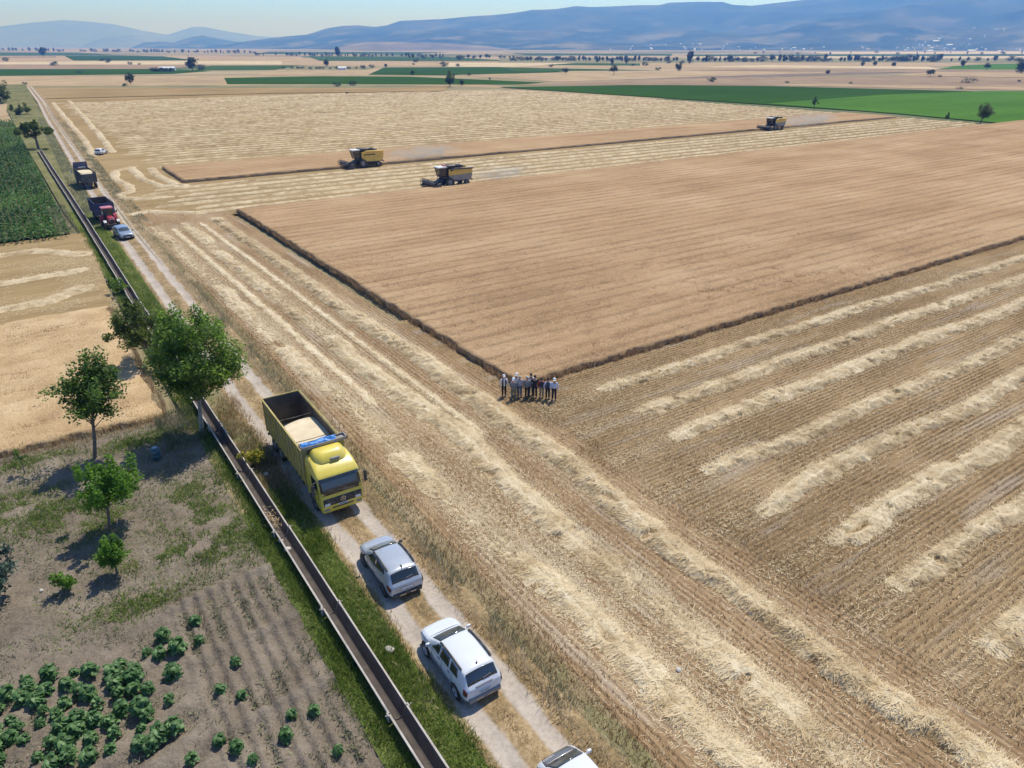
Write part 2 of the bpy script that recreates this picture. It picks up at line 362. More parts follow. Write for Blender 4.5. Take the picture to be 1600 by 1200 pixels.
# standing wheat: a block of crop 0.75 m tall with a ragged edge
def crop_block(name, x0, x1, y0, y1, z, mat, dx, label, nearx, amp=0.10):
    xs = np.unique(np.concatenate([np.arange(x0, min(x1, nearx), dx), np.arange(min(x1, nearx), x1+.01, max(dx*5, (x1-nearx)/90 if x1 > nearx else 1))]))
    ys = np.arange(y0, y1+.01, dx)
    X, Y = np.meshgrid(xs, ys)
    Z = z+amp*(fbm(X*0.35, Y*1.3, 3)-.5)*1.6+amp*(vn(X*2.2, Y*2.4, 9)-.5)
    X = X.copy(); Y = Y.copy()
    for a, s in ((0, 21), (-1, 22)):
        X[:, a] += (vn(Y[:, a]*1.2, Y[:, a]*0, s)-.5)*0.35; Y[a, :] += (vn(X[a, :]*1.2, X[a, :]*0, s+5)-.5)*0.35
    v, f = grid_np(X, Y, Z)
    ny, nx = X.shape; idx = np.arange(ny*nx).reshape(ny, nx)
    ring = np.concatenate([idx[0, :-1], idx[:-1, -1], idx[-1, :0:-1], idx[:0:-1, 0]])
    low = v[ring].copy(); low[:, 2] = -0.02; n0 = len(v); v = np.concatenate([v, low]); k = len(ring); i = np.arange(k); j = (i+1) % k
    f = np.concatenate([f, np.stack([ring[i], n0+i, n0+j, ring[j]], 1)])
    o = mesh_np(name, v, f, mat)
    return tag(o, label, 'wheat crop', None, 'stuff')
crop_block('wheat_crop', 28.6, 330, 41.2, 120.4, 0.52, m_wheat_top, 0.45, 'big block of standing ripe wheat, reddish tan, in the middle of the harvest', 120)
crop_block('wheat_crop', 27.3, 276, 153.2, 174.8, 0.55, m_wheat_top, 0.8, 'narrow uncut strip of ripe wheat with pale straw rows on both sides', 80)
crop_block('wheat_crop', -30, 5.1, 51.4, 79.5, 0.45, m_wheat_left, 0.35, 'pale ripe wheat left of the water channel behind the trees', 3)

# stalks and ears standing out of the wheat: along its edges and over the near part of its top
def edge_stalks(name, label, segs, z, n_m, mat):
    V = []; 
    for (ax, ay, bx, by, nx_, ny_) in segs:
        L = math.hypot(bx-ax, by-ay); n = int(L*n_m); u = RNG.uniform(0, 1, n); d = np.abs(RNG.normal(0, 0.13, n))-0.05
        wv = (vn(u*L*1.2, u*0, 31)-.5)*0.25
        x = ax+(bx-ax)*u+nx_*(d+wv); y = ay+(by-ay)*u+ny_*(d+wv); V.append(np.stack([x, y, np.zeros(n)], 1))
    P = np.concatenate(V); n = len(P)
    h = z*RNG.uniform(0.6, 1.25, n)
    o = blades(name, P, h, RNG.uniform(.03, .07, n), RNG.normal(0, .12, (n, 2)), RNG.uniform(0, 1, n)**1.3, mat)
    return tag(o, label, 'wheat stalks', None, 'stuff')
edge_stalks('wheat_edge', 'ragged front and left edge stalks of the big wheat block', [(28.6, 41.2, 115, 41.2, 0, -1), (28.6, 41.2, 28.6, 120.4, -1, 0)], 0.54, 90, m_wheat)
edge_stalks('wheat_edge', 'front and right edge stalks of the pale wheat beside the water channel', [(-12, 51.4, 5.1, 51.4, 0, -1), (5.1, 51.4, 5.1, 79.5, 1, 0)], 0.50, 60, m_dry)
x, y = scatter(28.8, 112, 41.4, 118, 150, lambda x, y: np.clip(1.2-(y-41)/62-(x-28)/120, 0.12, 1))
P = np.stack([x, y, np.full(len(x), .38)], 1); n = len(x)
tg = np.clip(fbm(x*0.25, y*1.1, 5)*.7+RNG.uniform(0, .35, n), 0, 1)
tag(blades('wheat_ears', P, RNG.uniform(.12, .24, n), RNG.uniform(.04, .09, n), RNG.normal(0, .11, (n, 2)), np.clip(tg+.12, 0, 1), m_wheat), 'nodding ears on top of the big wheat block', 'wheat ears', None, 'stuff')
x, y = scatter(-12, 5, 51.5, 79, 110)
P = np.stack([x, y, np.full(len(x), .32)], 1); n = len(x)
tg = np.clip((fbm(x*.4, y*.7, 6)-.5)*2.2+.5+RNG.uniform(-.1, .3, n), 0, 1)
tag(blades('wheat_ears', P, RNG.uniform(.12, .24, n), RNG.uniform(.04, .08, n), RNG.normal(0, .1, (n, 2)), tg, m_dry), 'ears on top of the pale wheat beside the water channel', 'wheat ears', None, 'stuff')

# stubble stalks, in drill rows, over the near cut ground
def stub_rows(name, label, x0, x1, y0, y1, rows, dens, hmax, mask=None):
    x, y = scatter(x0, x1, y0, y1, dens, mask)
    if rows == 'x': y = np.round(y/0.34)*0.34+RNG.normal(0, .05, len(y))+0.06*np.sin(x*.15)
    else: x = np.round(x/0.34)*0.34+RNG.normal(0, .05, len(x))+0.06*np.sin(y*.15)
    n = len(x); tint = np.clip(fbm(x*(.12 if rows == 'x' else 1.1), y*(1.1 if rows == 'x' else .12), 8)*1.1-.2+RNG.uniform(0, .4, n), 0, 1)
    o = blades(name, np.stack([x, y, np.zeros(n)], 1), RNG.uniform(.07, hmax, n), RNG.uniform(.02, .05, n), RNG.normal(0, .07, (n, 2)), tint, m_stub)
    tag(o, label, 'stubble', None, 'stuff')
stub_rows('stubble', 'short brown stubble in straight rows at the lower right', 26.4, 92, -2, 41, 'x', 75, .20, lambda x, y: np.clip(1.25-(np.hypot(x, y)-25)/75, .2, 1)*(fbm(x*.15, y*.5, 4) > .38))
stub_rows('stubble', 'brown stubble between the straw rows beside the farm track', 13.6, 28.4, 2, 95, 'y', 62, .22, lambda x, y: np.clip(1.2-(y-10)/85, .15, 1)*(fbm(x*.5, y*.12, 4) > .40))

# loose straw lying flat
def litter(name, label, x, y, tint0, z=0.02, L=.32):
    n = len(x); a = RNG.uniform(0, 2*math.pi, n); l = RNG.uniform(.12, L, n)
    o = blades(name, np.stack([x, y, RNG.uniform(0, z, n)], 1), RNG.uniform(.0, .07, n), RNG.uniform(.02, .05, n), np.stack([np.cos(a)*l, np.sin(a)*l], 1), np.clip(RNG.normal(tint0, .2, n), 0, 1), m_straw, None, a+math.pi/2)
    return tag(o, label, 'loose straw', None, 'stuff')
def lm(x, y):
    s = 0.35+0.65*np.clip((fbm(x*.35, y*.06, 14)-.40)*6, 0, 1)
    band = np.exp(-((x-17.3)/1.0)**2)*.95+np.exp(-((x-20.4)/1.1)**2)*.8+np.exp(-((x-19.3)/2.2)**2)*.75*np.clip((34-y)/14, 0, 1)+np.exp(-((x-22.5)/.5)**2)*.25*(y > 36)+np.exp(-((x-24.6)/.95)**2)*.7
    return np.clip(s*band+.03*s, 0, 1)*np.clip(1.25-(y-8)/110, .25, 1)
x, y = scatter(14.6, 27.5, 2, 118, 210, lm); litter('loose_straw', 'pale loose straw strewn in bands along the farm track', x, y, .78)
x, y = scatter(26.5, 95, 0, 41, 26, lambda x, y: (.15+.85*(fbm(x*.12, y*.5, 15) > .55))*np.clip(1.2-(np.hypot(x, y)-25)/75, .2, 1)); litter('loose_straw', 'thin loose straw on the stubble between the rows at the right', x, y, .5)

# ------------------------------------------------------------------ straw swaths: each one a lumpy ridge with a pelt of straws
def resample(path, ds):
    p = np.array(path, float); d = np.r_[0, np.cumsum(np.hypot(*np.diff(p, axis=0).T))]; s = np.arange(0, d[-1], ds)
    return np.stack([np.interp(s, d, p[:, 0]), np.interp(s, d, p[:, 1])], 1), s
def swath(path, width, height, label, group, ds=.14, nc=13, dens=110, tint0=.62, seed=0, fray=0.0, name='straw_swath', wander=1.1, far=False):
    p, s = resample(path, ds)
    off = (fbm(s*.12, s*0, seed+1)-.5)*wander
    tn = np.gradient(p, axis=0); tn /= np.linalg.norm(tn, axis=1)[:, None]; nr = np.stack([-tn[:, 1], tn[:, 0]], 1)
    c = np.linspace(-1, 1, nc)
    W = width/2*((.94+.12*fbm(s*.2, s*0, seed+2)) if far else (.70+.6*fbm(s*.5, s*0, seed+2)))
    ends = np.clip(np.minimum(s, s[-1]-s)/(1.0+1.6*vn(seed*1.7, 0, 1)), 0.05, 1)**.8; W = W*(.75+.25*ends)
    hh = height*((.8+.35*fbm(s*.5, s*0, seed+3)) if far else (.55+.75*fbm(s*1.1, s*0, seed+3)))*ends; tone = .4*(fbm(s*.11, s*0, seed+8)-.5)+.5*(fbm(s*.7, s*0, seed+18)-.5)
    if fray: hh *= np.clip((fbm(s*.18, s*0, seed+9)-.5+fray)*5, .12, 1)
    S, CC = np.meshgrid(s, c, indexing='ij')
    lat = CC*W[:, None]+off[:, None]+(vn(S*1.6, CC*2, seed+4)-.5)*.3
    X = p[:, 0:1]+nr[:, 0:1]*lat; Y = p[:, 1:2]+nr[:, 1:2]*lat
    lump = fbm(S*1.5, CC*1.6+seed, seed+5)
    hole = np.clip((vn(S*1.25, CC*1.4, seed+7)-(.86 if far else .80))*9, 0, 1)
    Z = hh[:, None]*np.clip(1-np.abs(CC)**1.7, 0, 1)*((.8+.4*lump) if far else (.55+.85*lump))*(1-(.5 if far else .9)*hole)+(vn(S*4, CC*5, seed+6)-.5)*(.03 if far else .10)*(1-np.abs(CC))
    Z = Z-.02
    v, f = grid_np(X, Y, Z); tv = (np.clip(tint0-.35+tone[:, None]+.6*lump+RNG.normal(0, .05, lump.shape), 0, 1)*(1-.75*hole)).ravel()  # holes tinted brown: stubble showing, plus gap shadow put into the colour
    n = int(len(s)*ds*width*dens)
    if n:
        i = RNG.integers(0, len(s)-1, n); cc = np.clip(RNG.normal(0, .52, n), -1.35, 1.35)
        k = np.clip(((cc+1)/2*(nc-1)), 0, nc-1.001); k0 = k.astype(int); fr = k-k0
        def at(A): return A[i, k0]*(1-fr)+A[i, k0+1]*fr
        keep = (at(hole) < RNG.uniform(.1, .7, n)) & (RNG.uniform(0, 1, n) < ends[i]+.1); i, cc, k0, fr = i[keep], cc[keep], k0[keep], fr[keep]; n = len(i)
        ox = (np.abs(cc) > 1)*(cc-np.sign(cc))*W[i]
        P = np.stack([at(X)+nr[i, 0]*ox, at(Y)+nr[i, 1]*ox, np.maximum(at(Z)-.01, 0)], 1)
        a = np.arctan2(nr[i, 1], nr[i, 0])+RNG.normal(0, .75, n)+math.pi*(cc < 0); l = RNG.uniform(.15, .5, n)
        lean = np.stack([np.cos(a)*l, np.sin(a)*l], 1); h = RNG.uniform(-.02, .16, n)
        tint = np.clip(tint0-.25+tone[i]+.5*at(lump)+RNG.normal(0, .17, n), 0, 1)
        v2, f2, t2 = blade_geo(P, h, RNG.uniform(.022, .05, n), lean, tint, a+math.pi/2)
        f2q = np.concatenate([f2, f2[:, 2:3]], 1)
        me_v = np.concatenate([v, v2]); 
        # quads of the ridge and triangles of the straws in one mesh
        me = bpy.data.meshes.new(name); nf = len(f); ntri = len(f2)
        me.vertices.add(len(me_v)); me.vertices.foreach_set('co', me_v.astype(np.float32).ravel())
        loops = np.concatenate([f.ravel(), (f2+len(v)).ravel()]).astype(np.int32)
        me.loops.add(len(loops)); me.loops.foreach_set('vertex_index', loops)
        me.polygons.add(nf+ntri); me.polygons.foreach_set('loop_start', np.concatenate([np.arange(nf)*4, nf*4+np.arange(ntri)*3]).astype(np.int32))
        me.update(calc_edges=True)
        at_ = me.attributes.new('tint', 'FLOAT', 'POINT'); at_.data.foreach_set('value', np.concatenate([tv, t2]).astype(np.float32))
        me.materials.append(m_straw_far if far else m_straw); me.validate(); o = link(name, me)
    else:
        o = mesh_np(name, v, f, m_straw_far, None, {'tint': tv})
    return tag(o, label, 'straw row', group)

gR = 'straw rows on the cut ground right of the people'
RS = [(37.0, 33.2, 118, 'first straw row in front of the wheat edge, starting beside the people'), (32.9, 33.2, 112, 'second straw row in front of the big wheat block'),
      (28.9, 32.6, 104, 'third straw row in front of the wheat, right of the people'), (24.3, 31.2, 95, 'fourth straw row in front of the wheat, with a broad pale start'),
      (20.2, 30.4, 90, 'fifth straw row in front of the wheat, with a dark hole near its start'), (16.1, 31.4, 82, 'straw row of tall lumps in the cut ground, sixth from the wheat edge'),
      (12.0, 30.7, 70, 'broad shaggy straw row, seventh from the wheat edge'), (7.7, 30.3, 60, 'short straw row at the right edge of the photo, nearest the camera')]
for i, (yy, xa, xb, lb) in enumerate(RS):
    swath([(xa, yy+.1), (xa+14, yy), (xb, yy-.3)], 1.4+.12*(i % 3), .27, lb, gR, tint0=.64+.05*(i % 3), seed=40+i*11, dens=190)
gT = 'straw rows along the farm track'
swath([(24.4, -6), (24.3, 12), (24.5, 24), (25.3, 36), (25.0, 48), (24.5, 64), (24.6, 118)], 1.9, .34, 'long straw row along the headland, passing left of the people', gT, tint0=.66, seed=201, dens=190)
swath([(20.4, -5), (20.2, 20), (21.0, 40), (20.3, 60), (19.9, 117)], 1.9, .26, 'flattened middle straw row running along the farm track', gT, tint0=.74, seed=233, dens=190, fray=.12)
swath([(16.9, -5), (17.1, 20), (16.5, 45), (15.9, 70), (15.6, 117)], 1.8, .24, 'bright straw row nearest the farm track', gT, tint0=.82, seed=257, dens=190, fray=.10)
for k, (x_, y0, y1, wd, lb) in enumerate([(22.4, 36, 116, .7, 'thin pale straw line between the two long headland rows'), (18.2, 44, 114, .8, 'thin pale straw line beside the bright row at the track')]):
    swath([(x_, y0), (x_-.2, (y0+y1)/2), (x_-.6, y1)], wd, .10, lb, gT, tint0=.85, seed=300+k*9, dens=130, wander=.15, far=True)

x = []; y = []
for i, (yy, xa, xb, lb) in enumerate(RS):
    n = int((xb-xa)*48); u = RNG.uniform(0, 1, n)**1.3; x.append(xa-5.5+(xb-xa+5)*u); y.append(yy+RNG.normal(0, 1, n)*np.where(x[-1] < xa, .55, .95))
x = np.concatenate(x); y = np.concatenate(y); k = x > 25.8; litter('loose_straw', 'loose straw fringing the rows on the cut ground at the right', x[k], y[k], .62, .06, .36)
# rows behind the big wheat block and beyond the uncut strip
ORD = 'first second third fourth fifth sixth seventh eighth ninth tenth eleventh twelfth'.split()
for k in range(7):
    yy = 123.5+k*4.15
    xa = 21+3*math.sin(k*2.1)
    swath([(xa, yy-.6), (60, yy), (279, yy-1.0)], 1.5, .30, '%s straw row behind the big wheat block, counted from the wheat' % ORD[k], 'straw rows between the wheat block and the uncut strip', ds=.45, nc=7, dens=24, tint0=.58, seed=400+k*7, wander=.5, far=True)
for k in range(46):
    yy = 177.5+k*(4.3+.02*k)
    xb = 279 if yy < 240 else 278-(yy-240)*.09
    xa = 24+5*vn(k*1.7, 0, 3)
    if yy > 386: xb = max(60, 262-(yy-386)*3.6)
    if yy > 445: break
    swath([(xa, yy), (xb*.4, yy+.3), (xb, yy-.6)], 1.5, .26, '%s straw row beyond the uncut wheat strip' % ORD[k] if k < 10 else 'thin pale straw row in the wide reaped field beyond the tenth row past the strip', 'straw rows of the wide reaped field', ds=.8, nc=5, dens=0 if k > 12 else 10, tint0=.47, seed=500+k*5, wander=.6, far=True)
CV = [([(23, 140.0), (18, 140), (15.0, 143), (15.4, 147), (17.4, 149), (18.0, 156), (17.2, 166), (18.5, 177), (23.5, 182)], 'winding straw row curving round the end of the uncut strip'),
      ([(26.3, 150.4), (23.2, 152), (21.6, 163), (22.1, 181)], 'short straw row across the end of the uncut strip'), ([(27.5, 148.6), (25.9, 152), (24.9, 165), (25.6, 178)], 'straw row hugging the left end of the uncut strip'),
      ([(17.5, 205), (19.5, 240), (21, 300), (24.5, 420)], 'straw row running away along the left edge of the far reaped field'), ([(22.5, 210), (25, 260), (28, 330), (32, 430)], 'second straw row running away beside the parked white car'),
      ([(13.6, 127), (17, 128.5), (24, 121.8)], 'broad straw swirl at the corner where the rows turn')]
for k, (pp, lb) in enumerate(CV): swath(pp, 1.8, .26, lb, 'turning straw rows at the field end', ds=.35, nc=8, dens=40, tint0=.66, far=True, wander=.6, seed=700+k*13)
x, y = scatter(13.6, 30, 118, 150, 10, lambda x, y: (fbm(x*.2, y*.2, 44) > .45)*1.0); litter('loose_straw', 'pale straw scattered over the turning corner behind the wheat block', x, y, .8, L=.7)
# ------------------------------------------------------------------ farm track: two wheel ruts, a dry crown between, weedy edges
m, t, b = newmat('dirt_track'); p = t.pos(); ac = t.attr('ac')
wob = t.math('MULTIPLY', t.math('SUBTRACT', t.noise(p, 0.45, 3), 0.5), 0.75)
a2 = t.math('ADD', ac, wob); rut = t.math('ABSOLUTE', t.math('SUBTRACT', t.math('ABSOLUTE', a2), 0.98))
rutm = t.math('SUBTRACT', 1.0, t.step(rut, 0.30, 0.56))
fine = t.noise(p, 5.0, 5, 0.65)
soil = t.ramp(t.math('ADD', t.math('MULTIPLY', fine, .5), t.math('MULTIPLY', t.noise(p, .5, 3), .5)), [(.35, (0.31, 0.26, 0.21)), (.5, (0.41, 0.35, 0.285)), (.65, (0.49, 0.425, 0.35))])
side = t.ramp(t.math('ADD', t.math('MULTIPLY', fine, .5), t.math('MULTIPLY', t.noise(p, .35, 4), .5)), [(.36, (0.13, 0.105, 0.05)), (.5, (0.28, 0.195, 0.10)), (.64, (0.44, 0.33, 0.19))])
t.put(b.inputs['Base Color'], t.mix(rutm, side, soil)); b.inputs['Roughness'].default_value = .95; b.inputs['Specular IOR Level'].default_value = .1
t.put(b.inputs['Normal'], t.bump(fine, .6, .05)); m_track = m
TRK = [(11.05, -90), (11.05, 50), (11.35, 88), (11.7, 120), (12.6, 168), (13.9, 213), (17, 330), (20.2, 425), (24, 600)]
tp, ts = resample(TRK, .5)
def track_x(y): return np.interp(y, [q[1] for q in TRK], [q[0] for q in TRK])
lat = np.linspace(-1.78, 2.6, 27); A, B = np.meshgrid(lat, np.arange(len(tp)))
X = tp[:, 0][:, None]+lat[None, :]; Y = np.repeat(tp[:, 1][:, None], 27, 1)
Z = .02-.06*np.exp(-((np.abs(A)-.98)/.3)**2)+.05*np.exp(-(A/.4)**2)*vn(Y*.8, A*2, 4)+.03*(fbm(X*1.5, Y*1.5, 5)-.5)
Z = np.where((A > 2.45) | (A < -1.7), -.05, Z)+.03
v, f = grid_np(X, Y, Z); o = mesh_np('farm_track', v, f, m_track, None, {'ac': A.ravel()}, True); tag(o, kind='structure')
m_vergefar = fieldmat('rough_verge_soil', [(0.085, 0.095, 0.035), (0.15, 0.15, 0.065), (0.27, 0.235, 0.125)], 'y', 0.8, 0.0, 0.3, 0.08, (0.33, 0.28, 0.16), 0.4, None, 0, 0.6)
sheet('verge', [(6.15, -90), (9.6, -90), (9.6, 35.5), (6.15, 36.5)], .0, m_vergeg); sheet('verge', [(6.15, 36.5), (9.6, 35.5), (9.6, 62), (6.15, 62)], .0, m_verge); sheet('verge', [(6.15, 62), (9.65, 62), (10, 120), (10.3, 135), (5.6, 135), (6.15, 118)], .0, m_vergeg); sheet('verge', [(5.6, 135), (10.3, 135), (12, 213), (18, 425), (24, 640), (5, 640), (5.2, 240)], .0, m_vergefar)
sheet('garden_soil', [(-120, -90), (6.15, -90), (6.15, 50.5), (-120, 50.5)], -.14, m_soil)
sheet('verge', [(12.4, -90), (14.6, -90), (14.6, 120), (15.5, 168), (17.5, 213), (20.5, 420), (19.5, 420), (15, 213), (12.6, 120)], .012, m_verge)

def tufts(name, label, x, y, h0, h1, mat, tmu=.5, tsd=.22, lean=.12, wd=(.02, .05), cat='grass', z=0.0):
    n = len(x); tint = np.clip(tmu+.5*(fbm(x*.7, y*.7, 12)-.5)+RNG.normal(0, tsd, n), 0, 1)
    return tag(blades(name, np.stack([x, y, np.full(n, z)], 1), RNG.uniform(h0, h1, n)*(.5+vn(x*.9, y*.9, 19)), RNG.uniform(*wd, n), RNG.normal(0, lean, (n, 2)), tint, mat), label, cat, None, 'stuff')
def near(y, a=10, b=90): return np.clip(1.15-(y-a)/b, .15, 1)
# green grass between channel and track
x, y = scatter(7.95, 9.75, 5, 120, 420, lambda x, y: near(y, 12, 90)*np.clip((9.75-x-.35*fbm(y*.6, y*0, 3))*3.0+.2, 0, 1)*np.where((y > 38) & (y < 56), .2, 1)*(.5+.5*(fbm(x*.8, y*.45, 2) > .36)))
tufts('grass_verge', 'lush green grass strip between water channel and farm track', x, y, .12, .38, m_grass, .50)
x, y = scatter(8.6, 9.9, 10, 110, 30, lambda x, y: near(y)*(fbm(x*.8, y*.8, 24) > .55)); tufts('dry_grass', 'dry yellow stalks mixed into the green verge', x, y, .2, .5, m_dry, .6)
x, y = scatter(8.0, 10, 37, 58, 130, lambda x, y: 1.0*(fbm(x*.6, y*.6, 27) > .4)); tufts('dry_grass', 'brown dry grass left of the yellow truck', x, y, .15, .5, m_dry, .42)
x, y = scatter(7.9, 9.8, 36, 48, 90, lambda x, y: 1.0*(fbm(x*.6, y*.6, 29) > .45)); tufts('weeds', 'grey green weeds beside the yellow flowering bush', x, y, .15, .5, m_weed, .45)
# left side of the channel
x, y = scatter(5.7, 7.05, 8, 120, 420, lambda x, y: near(y, 12, 90)*np.clip((x-5.55-.9*fbm(y*.5, y*0, 7))*2, 0, 1)); tufts('grass_verge', 'green grass strip along the left side of the water channel', x, y, .12, .42, m_grass, .42)
# crown of the track and its right edge
x, y = scatter(10.5, 12.6, 5, 120, 240, lambda x, y: near(y)*(np.abs(x-track_x(y)) < .33+.35*(vn(y*.7, y*0, 3)-.5))*(fbm(x*.3, y*.25, 33) > .42)); tufts('dry_grass', 'rusty dry grass on the crown of the farm track', x, y, .08, .26, m_dry, .35)
x, y = scatter(12.3, 14.2, 2, 125, 230, lambda x, y: near(y)*np.exp(-((x-track_x(y)-1.75-.35*vn(y*.4, y*0, 6))/.33)**2)); tufts('dry_grass', 'pale tall dry grass along the right edge of the farm track', x, y, .2, .6, m_dry, .85, lean=.2)
x, y = scatter(12.8, 14.8, 2, 125, 200, lambda x, y: near(y)*np.exp(-((x-track_x(y)-2.35)/.42)**2)*(fbm(x*.6, y*.22, 37) > .47)); tufts('weeds', 'green and grey weeds in the ditch right of the farm track', x, y, .15, .5, m_weed, .42)
x, y = scatter(13.4, 15.4, 2, 110, 130, lambda x, y: near(y)*np.exp(-((x-14.3)/.6)**2)); tufts('dry_grass', 'brown unmown fringe between ditch weeds and cut ground', x, y, .1, .34, m_dry, .25)
x, y = scatter(6, 20, 120, 330, 40, lambda x, y: (np.abs(x-track_x(y)) > 1.7)*(np.abs(x-track_x(y)) < 4)*np.clip(1-(y-120)/260, .2, 1)*(.3+.7*(fbm(x*.4, y*.2, 41) > .42))); tufts('weeds', 'rough green weeds beside the far stretch of the farm track', x, y, .10, .30, m_weed, .6, wd=(.05, .12))

# ------------------------------------------------------------------ garden soil with furrows, weeds
xs = np.arange(-14, 6.2, .075); ys = np.arange(6, 51.6, .075); X, Y = np.meshgrid(xs, ys)
fur = np.clip((31.2-Y)*2, 0, 1)*np.clip((X-1.1-.25*(Y-28)*0)*2, 0, 1)*np.clip((6.3-X), 0, 1)
fur2 = np.clip((29.5-Y)*.8, 0, 1)*np.clip((1.2-X)*2, 0, 1)
Z = .12*(fbm(X*1.2, Y*1.2, 51)-.5)+.13*(fbm(X*3.2, Y*3.2, 52)-.5)+.05*(vn(X*7, Y*7, 53)-.5)+fur*.075*np.sin(2*math.pi*X/.62+.5*fbm(X*.3, Y*.3, 3))+fur2*.12*np.sin(2*math.pi*(Y-.35*X)/1.7)
for yy, sl in ((30.6, .10), (26.6, .05), (22.2, .06)): Z += .26*np.exp(-((Y-yy-sl*(X-3))/.35)**2)*np.clip((X-.5), 0, 1)*(.4+.9*fbm(X*2, Y*2, 57))
v, f = grid_np(X, Y, Z); tag(mesh_np('garden_soil', v, f, m_soil, None, None, False), kind='structure')
def gz(x, y): return 0.0
W_ = [(-2.1, 42.3, 2.2, 1.6), (-5, 44.5, 2, 1.6), (4.4, 37.6, 1.7, 1.7), (5.6, 35.0, 1.3, 2.2), (4.7, 33.6, 1.5, .9), (1.7, 35.0, 1.6, .7), (.2, 31.8, 2.2, .8), (-.6, 40.2, 1.6, 1.2), (4.6, 40.5, 1.6, 1.1), (3.2, 48.8, 2.6, .9), (-3, 49.8, 2, .6)]
def wm(x, y):
    s = 0
    for cx, cy, rx, ry in W_: s = np.maximum(s, np.exp(-((x-cx)/rx)**2-((y-cy)/ry)**2))
    return np.clip(s*1.3*(fbm(x*1.1, y*1.1, 61) > .40)+.06*(fbm(x*.8, y*.8, 62) > .5)*(y > 30), 0, 1)
x, y = scatter(-7, 6.2, 29, 51, 330, wm); tufts('weeds', 'green weeds in patches on the bare garden soil', x, y, .06, .24, m_grass, .55, .2, .1, (.03, .07))
x, y = scatter(-9, 6.4, 10, 51, 60, lambda x, y: 1.0*(fbm(x*.9, y*.9, 66) > .48)); tufts('weeds', 'dull grey weeds thinly spread over the garden soil', x, y, .05, .2, m_weed, .5, .2, .1, (.03, .07))
x, y = scatter(1.4, 6.2, 12, 31, 170, lambda x, y: np.exp(-((np.mod(x, 1.24)-.62)/.2)**2)*(fbm(x*.6, y*.6, 71) > .46)); tufts('weeds', 'small weeds sprouting in the garden furrows', x, y, .05, .24, m_weed, .5, .2, .1, (.04, .09))
x, y = scatter(4.2, 6.8, 46.5, 52, 150); tufts('weeds', 'tall shaded undergrowth round the foot of the big tree', x, y, .2, .6, m_weed, .25)
x, y = scatter(-8, 5, 50.4, 51.9, 90); tufts('dry_grass', 'dry grass fringe in front of the pale wheat', x, y, .2, .6, m_dry, .62)

# plots left of the channel, further away
sheet('left_reaped_plot', [(-30, 79), (5.4, 79), (6.4, 100), (6.6, 118), (-30, 114.5)], .008, m_stubble_far)
for k, (pp, lb) in enumerate([([(-25, 83.5), (0, 86), (5, 90)], 'straw row nearest the pale wheat in the small left plot'), ([(-25, 93), (0, 96.5), (5.8, 97.5)], 'straw row across the middle of the small left plot'), ([(-25, 107), (0, 110.5), (6.2, 104)], 'straw row below the green sunflower plot on the left')]):
    swath(pp, 2.8, .13, lb, 'straw rows of the small left plot', ds=.3, nc=9, dens=45, tint0=.6, seed=800+k*9)
x, y = scatter(-8, 6.2, 80, 114, 30, lambda x, y: (fbm(x*.25, y*.25, 73) > .46)*np.clip((x+6)/8, .1, 1)); litter('loose_straw', 'spilled pale straw in the small left plot by the channel', x, y, .82, L=.6)
sheet('left_green_plot', [(-40, 116), (5.2, 119.5), (5.3, 320), (-40, 320)], .012, fm('sunflower_soil', (0.10, 0.11, 0.05)))
sheet('left_tan_plot', [(-60, 322), (2.6, 322), (6.5, 420), (-60, 420)], .016, f_tan)
m_sunf = leafmat('sunflower_leaf', [(0, (0.02, 0.058, 0.012)), (.5, (0.06, 0.15, 0.022)), (.85, (0.105, 0.23, 0.035)), (1, (0.22, 0.24, 0.09))], .3)
def leaf_cloud(P, size, up=.6, tint=None):
    """random leaf quads (diamonds) at P -> verts, faces, tint"""
    n = len(P); nrm = RNG.normal(0, 1, (n, 3)); nrm[:, 2] = np.abs(nrm[:, 2])+up; nrm /= np.linalg.norm(nrm, axis=1)[:, None]
    a = RNG.normal(0, 1, (n, 3)); a -= nrm*(a*nrm).sum(1)[:, None]; a /= np.linalg.norm(a, axis=1)[:, None]; c = np.cross(nrm, a)
    s = (size*RNG.uniform(.6, 1.3, n))[:, None]
    v = np.stack([P-a*s*.5, P+c*s*.34-a*s*.05, P+a*s*.6-nrm*s*.12, P-c*s*.34-a*s*.05], 1)
    return v.reshape(-1, 3), np.arange(4*n).reshape(n, 4), np.repeat(tint if tint is not None else RNG.uniform(0, 1, n), 4)
x, y = scatter(-14, 5.0, 115.3, 320, 18, lambda x, y: np.clip(1.1-(y-118)/260, .25, 1)*(np.sin(2*math.pi*x/.75) > -.5))
k = ((x < 3.4) | (y > 140)) & (y > 115.4+.1*x) | (RNG.uniform(0, 1, len(x)) < .25); x, y = x[k], y[k]; n = len(x)
zz = 1.1*RNG.uniform(.15, 1, n)*(.7+.5*fbm(x*.5, y*.5, 81))
v, f, tt = leaf_cloud(np.stack([x, y, zz], 1), .42, .8, np.clip(fbm(x*.12, y*.09, 82)*1.2-.15+RNG.normal(0, .18, n)-.2*(y < 140)*(x < 1.5), 0, 1))
tag(mesh_np('sunflower_crop', v, f, m_sunf, None, {'tint': tt}), 'dense green sunflower crop left of the far water channel', 'sunflower crop', None, 'stuff')
x, y = scatter(3.0, 6.2, 118, 142, 22); tufts('weeds', 'grey green weeds at the corner of the sunflower plot', x, y, .15, .45, m_weed, .6, wd=(.05, .12))

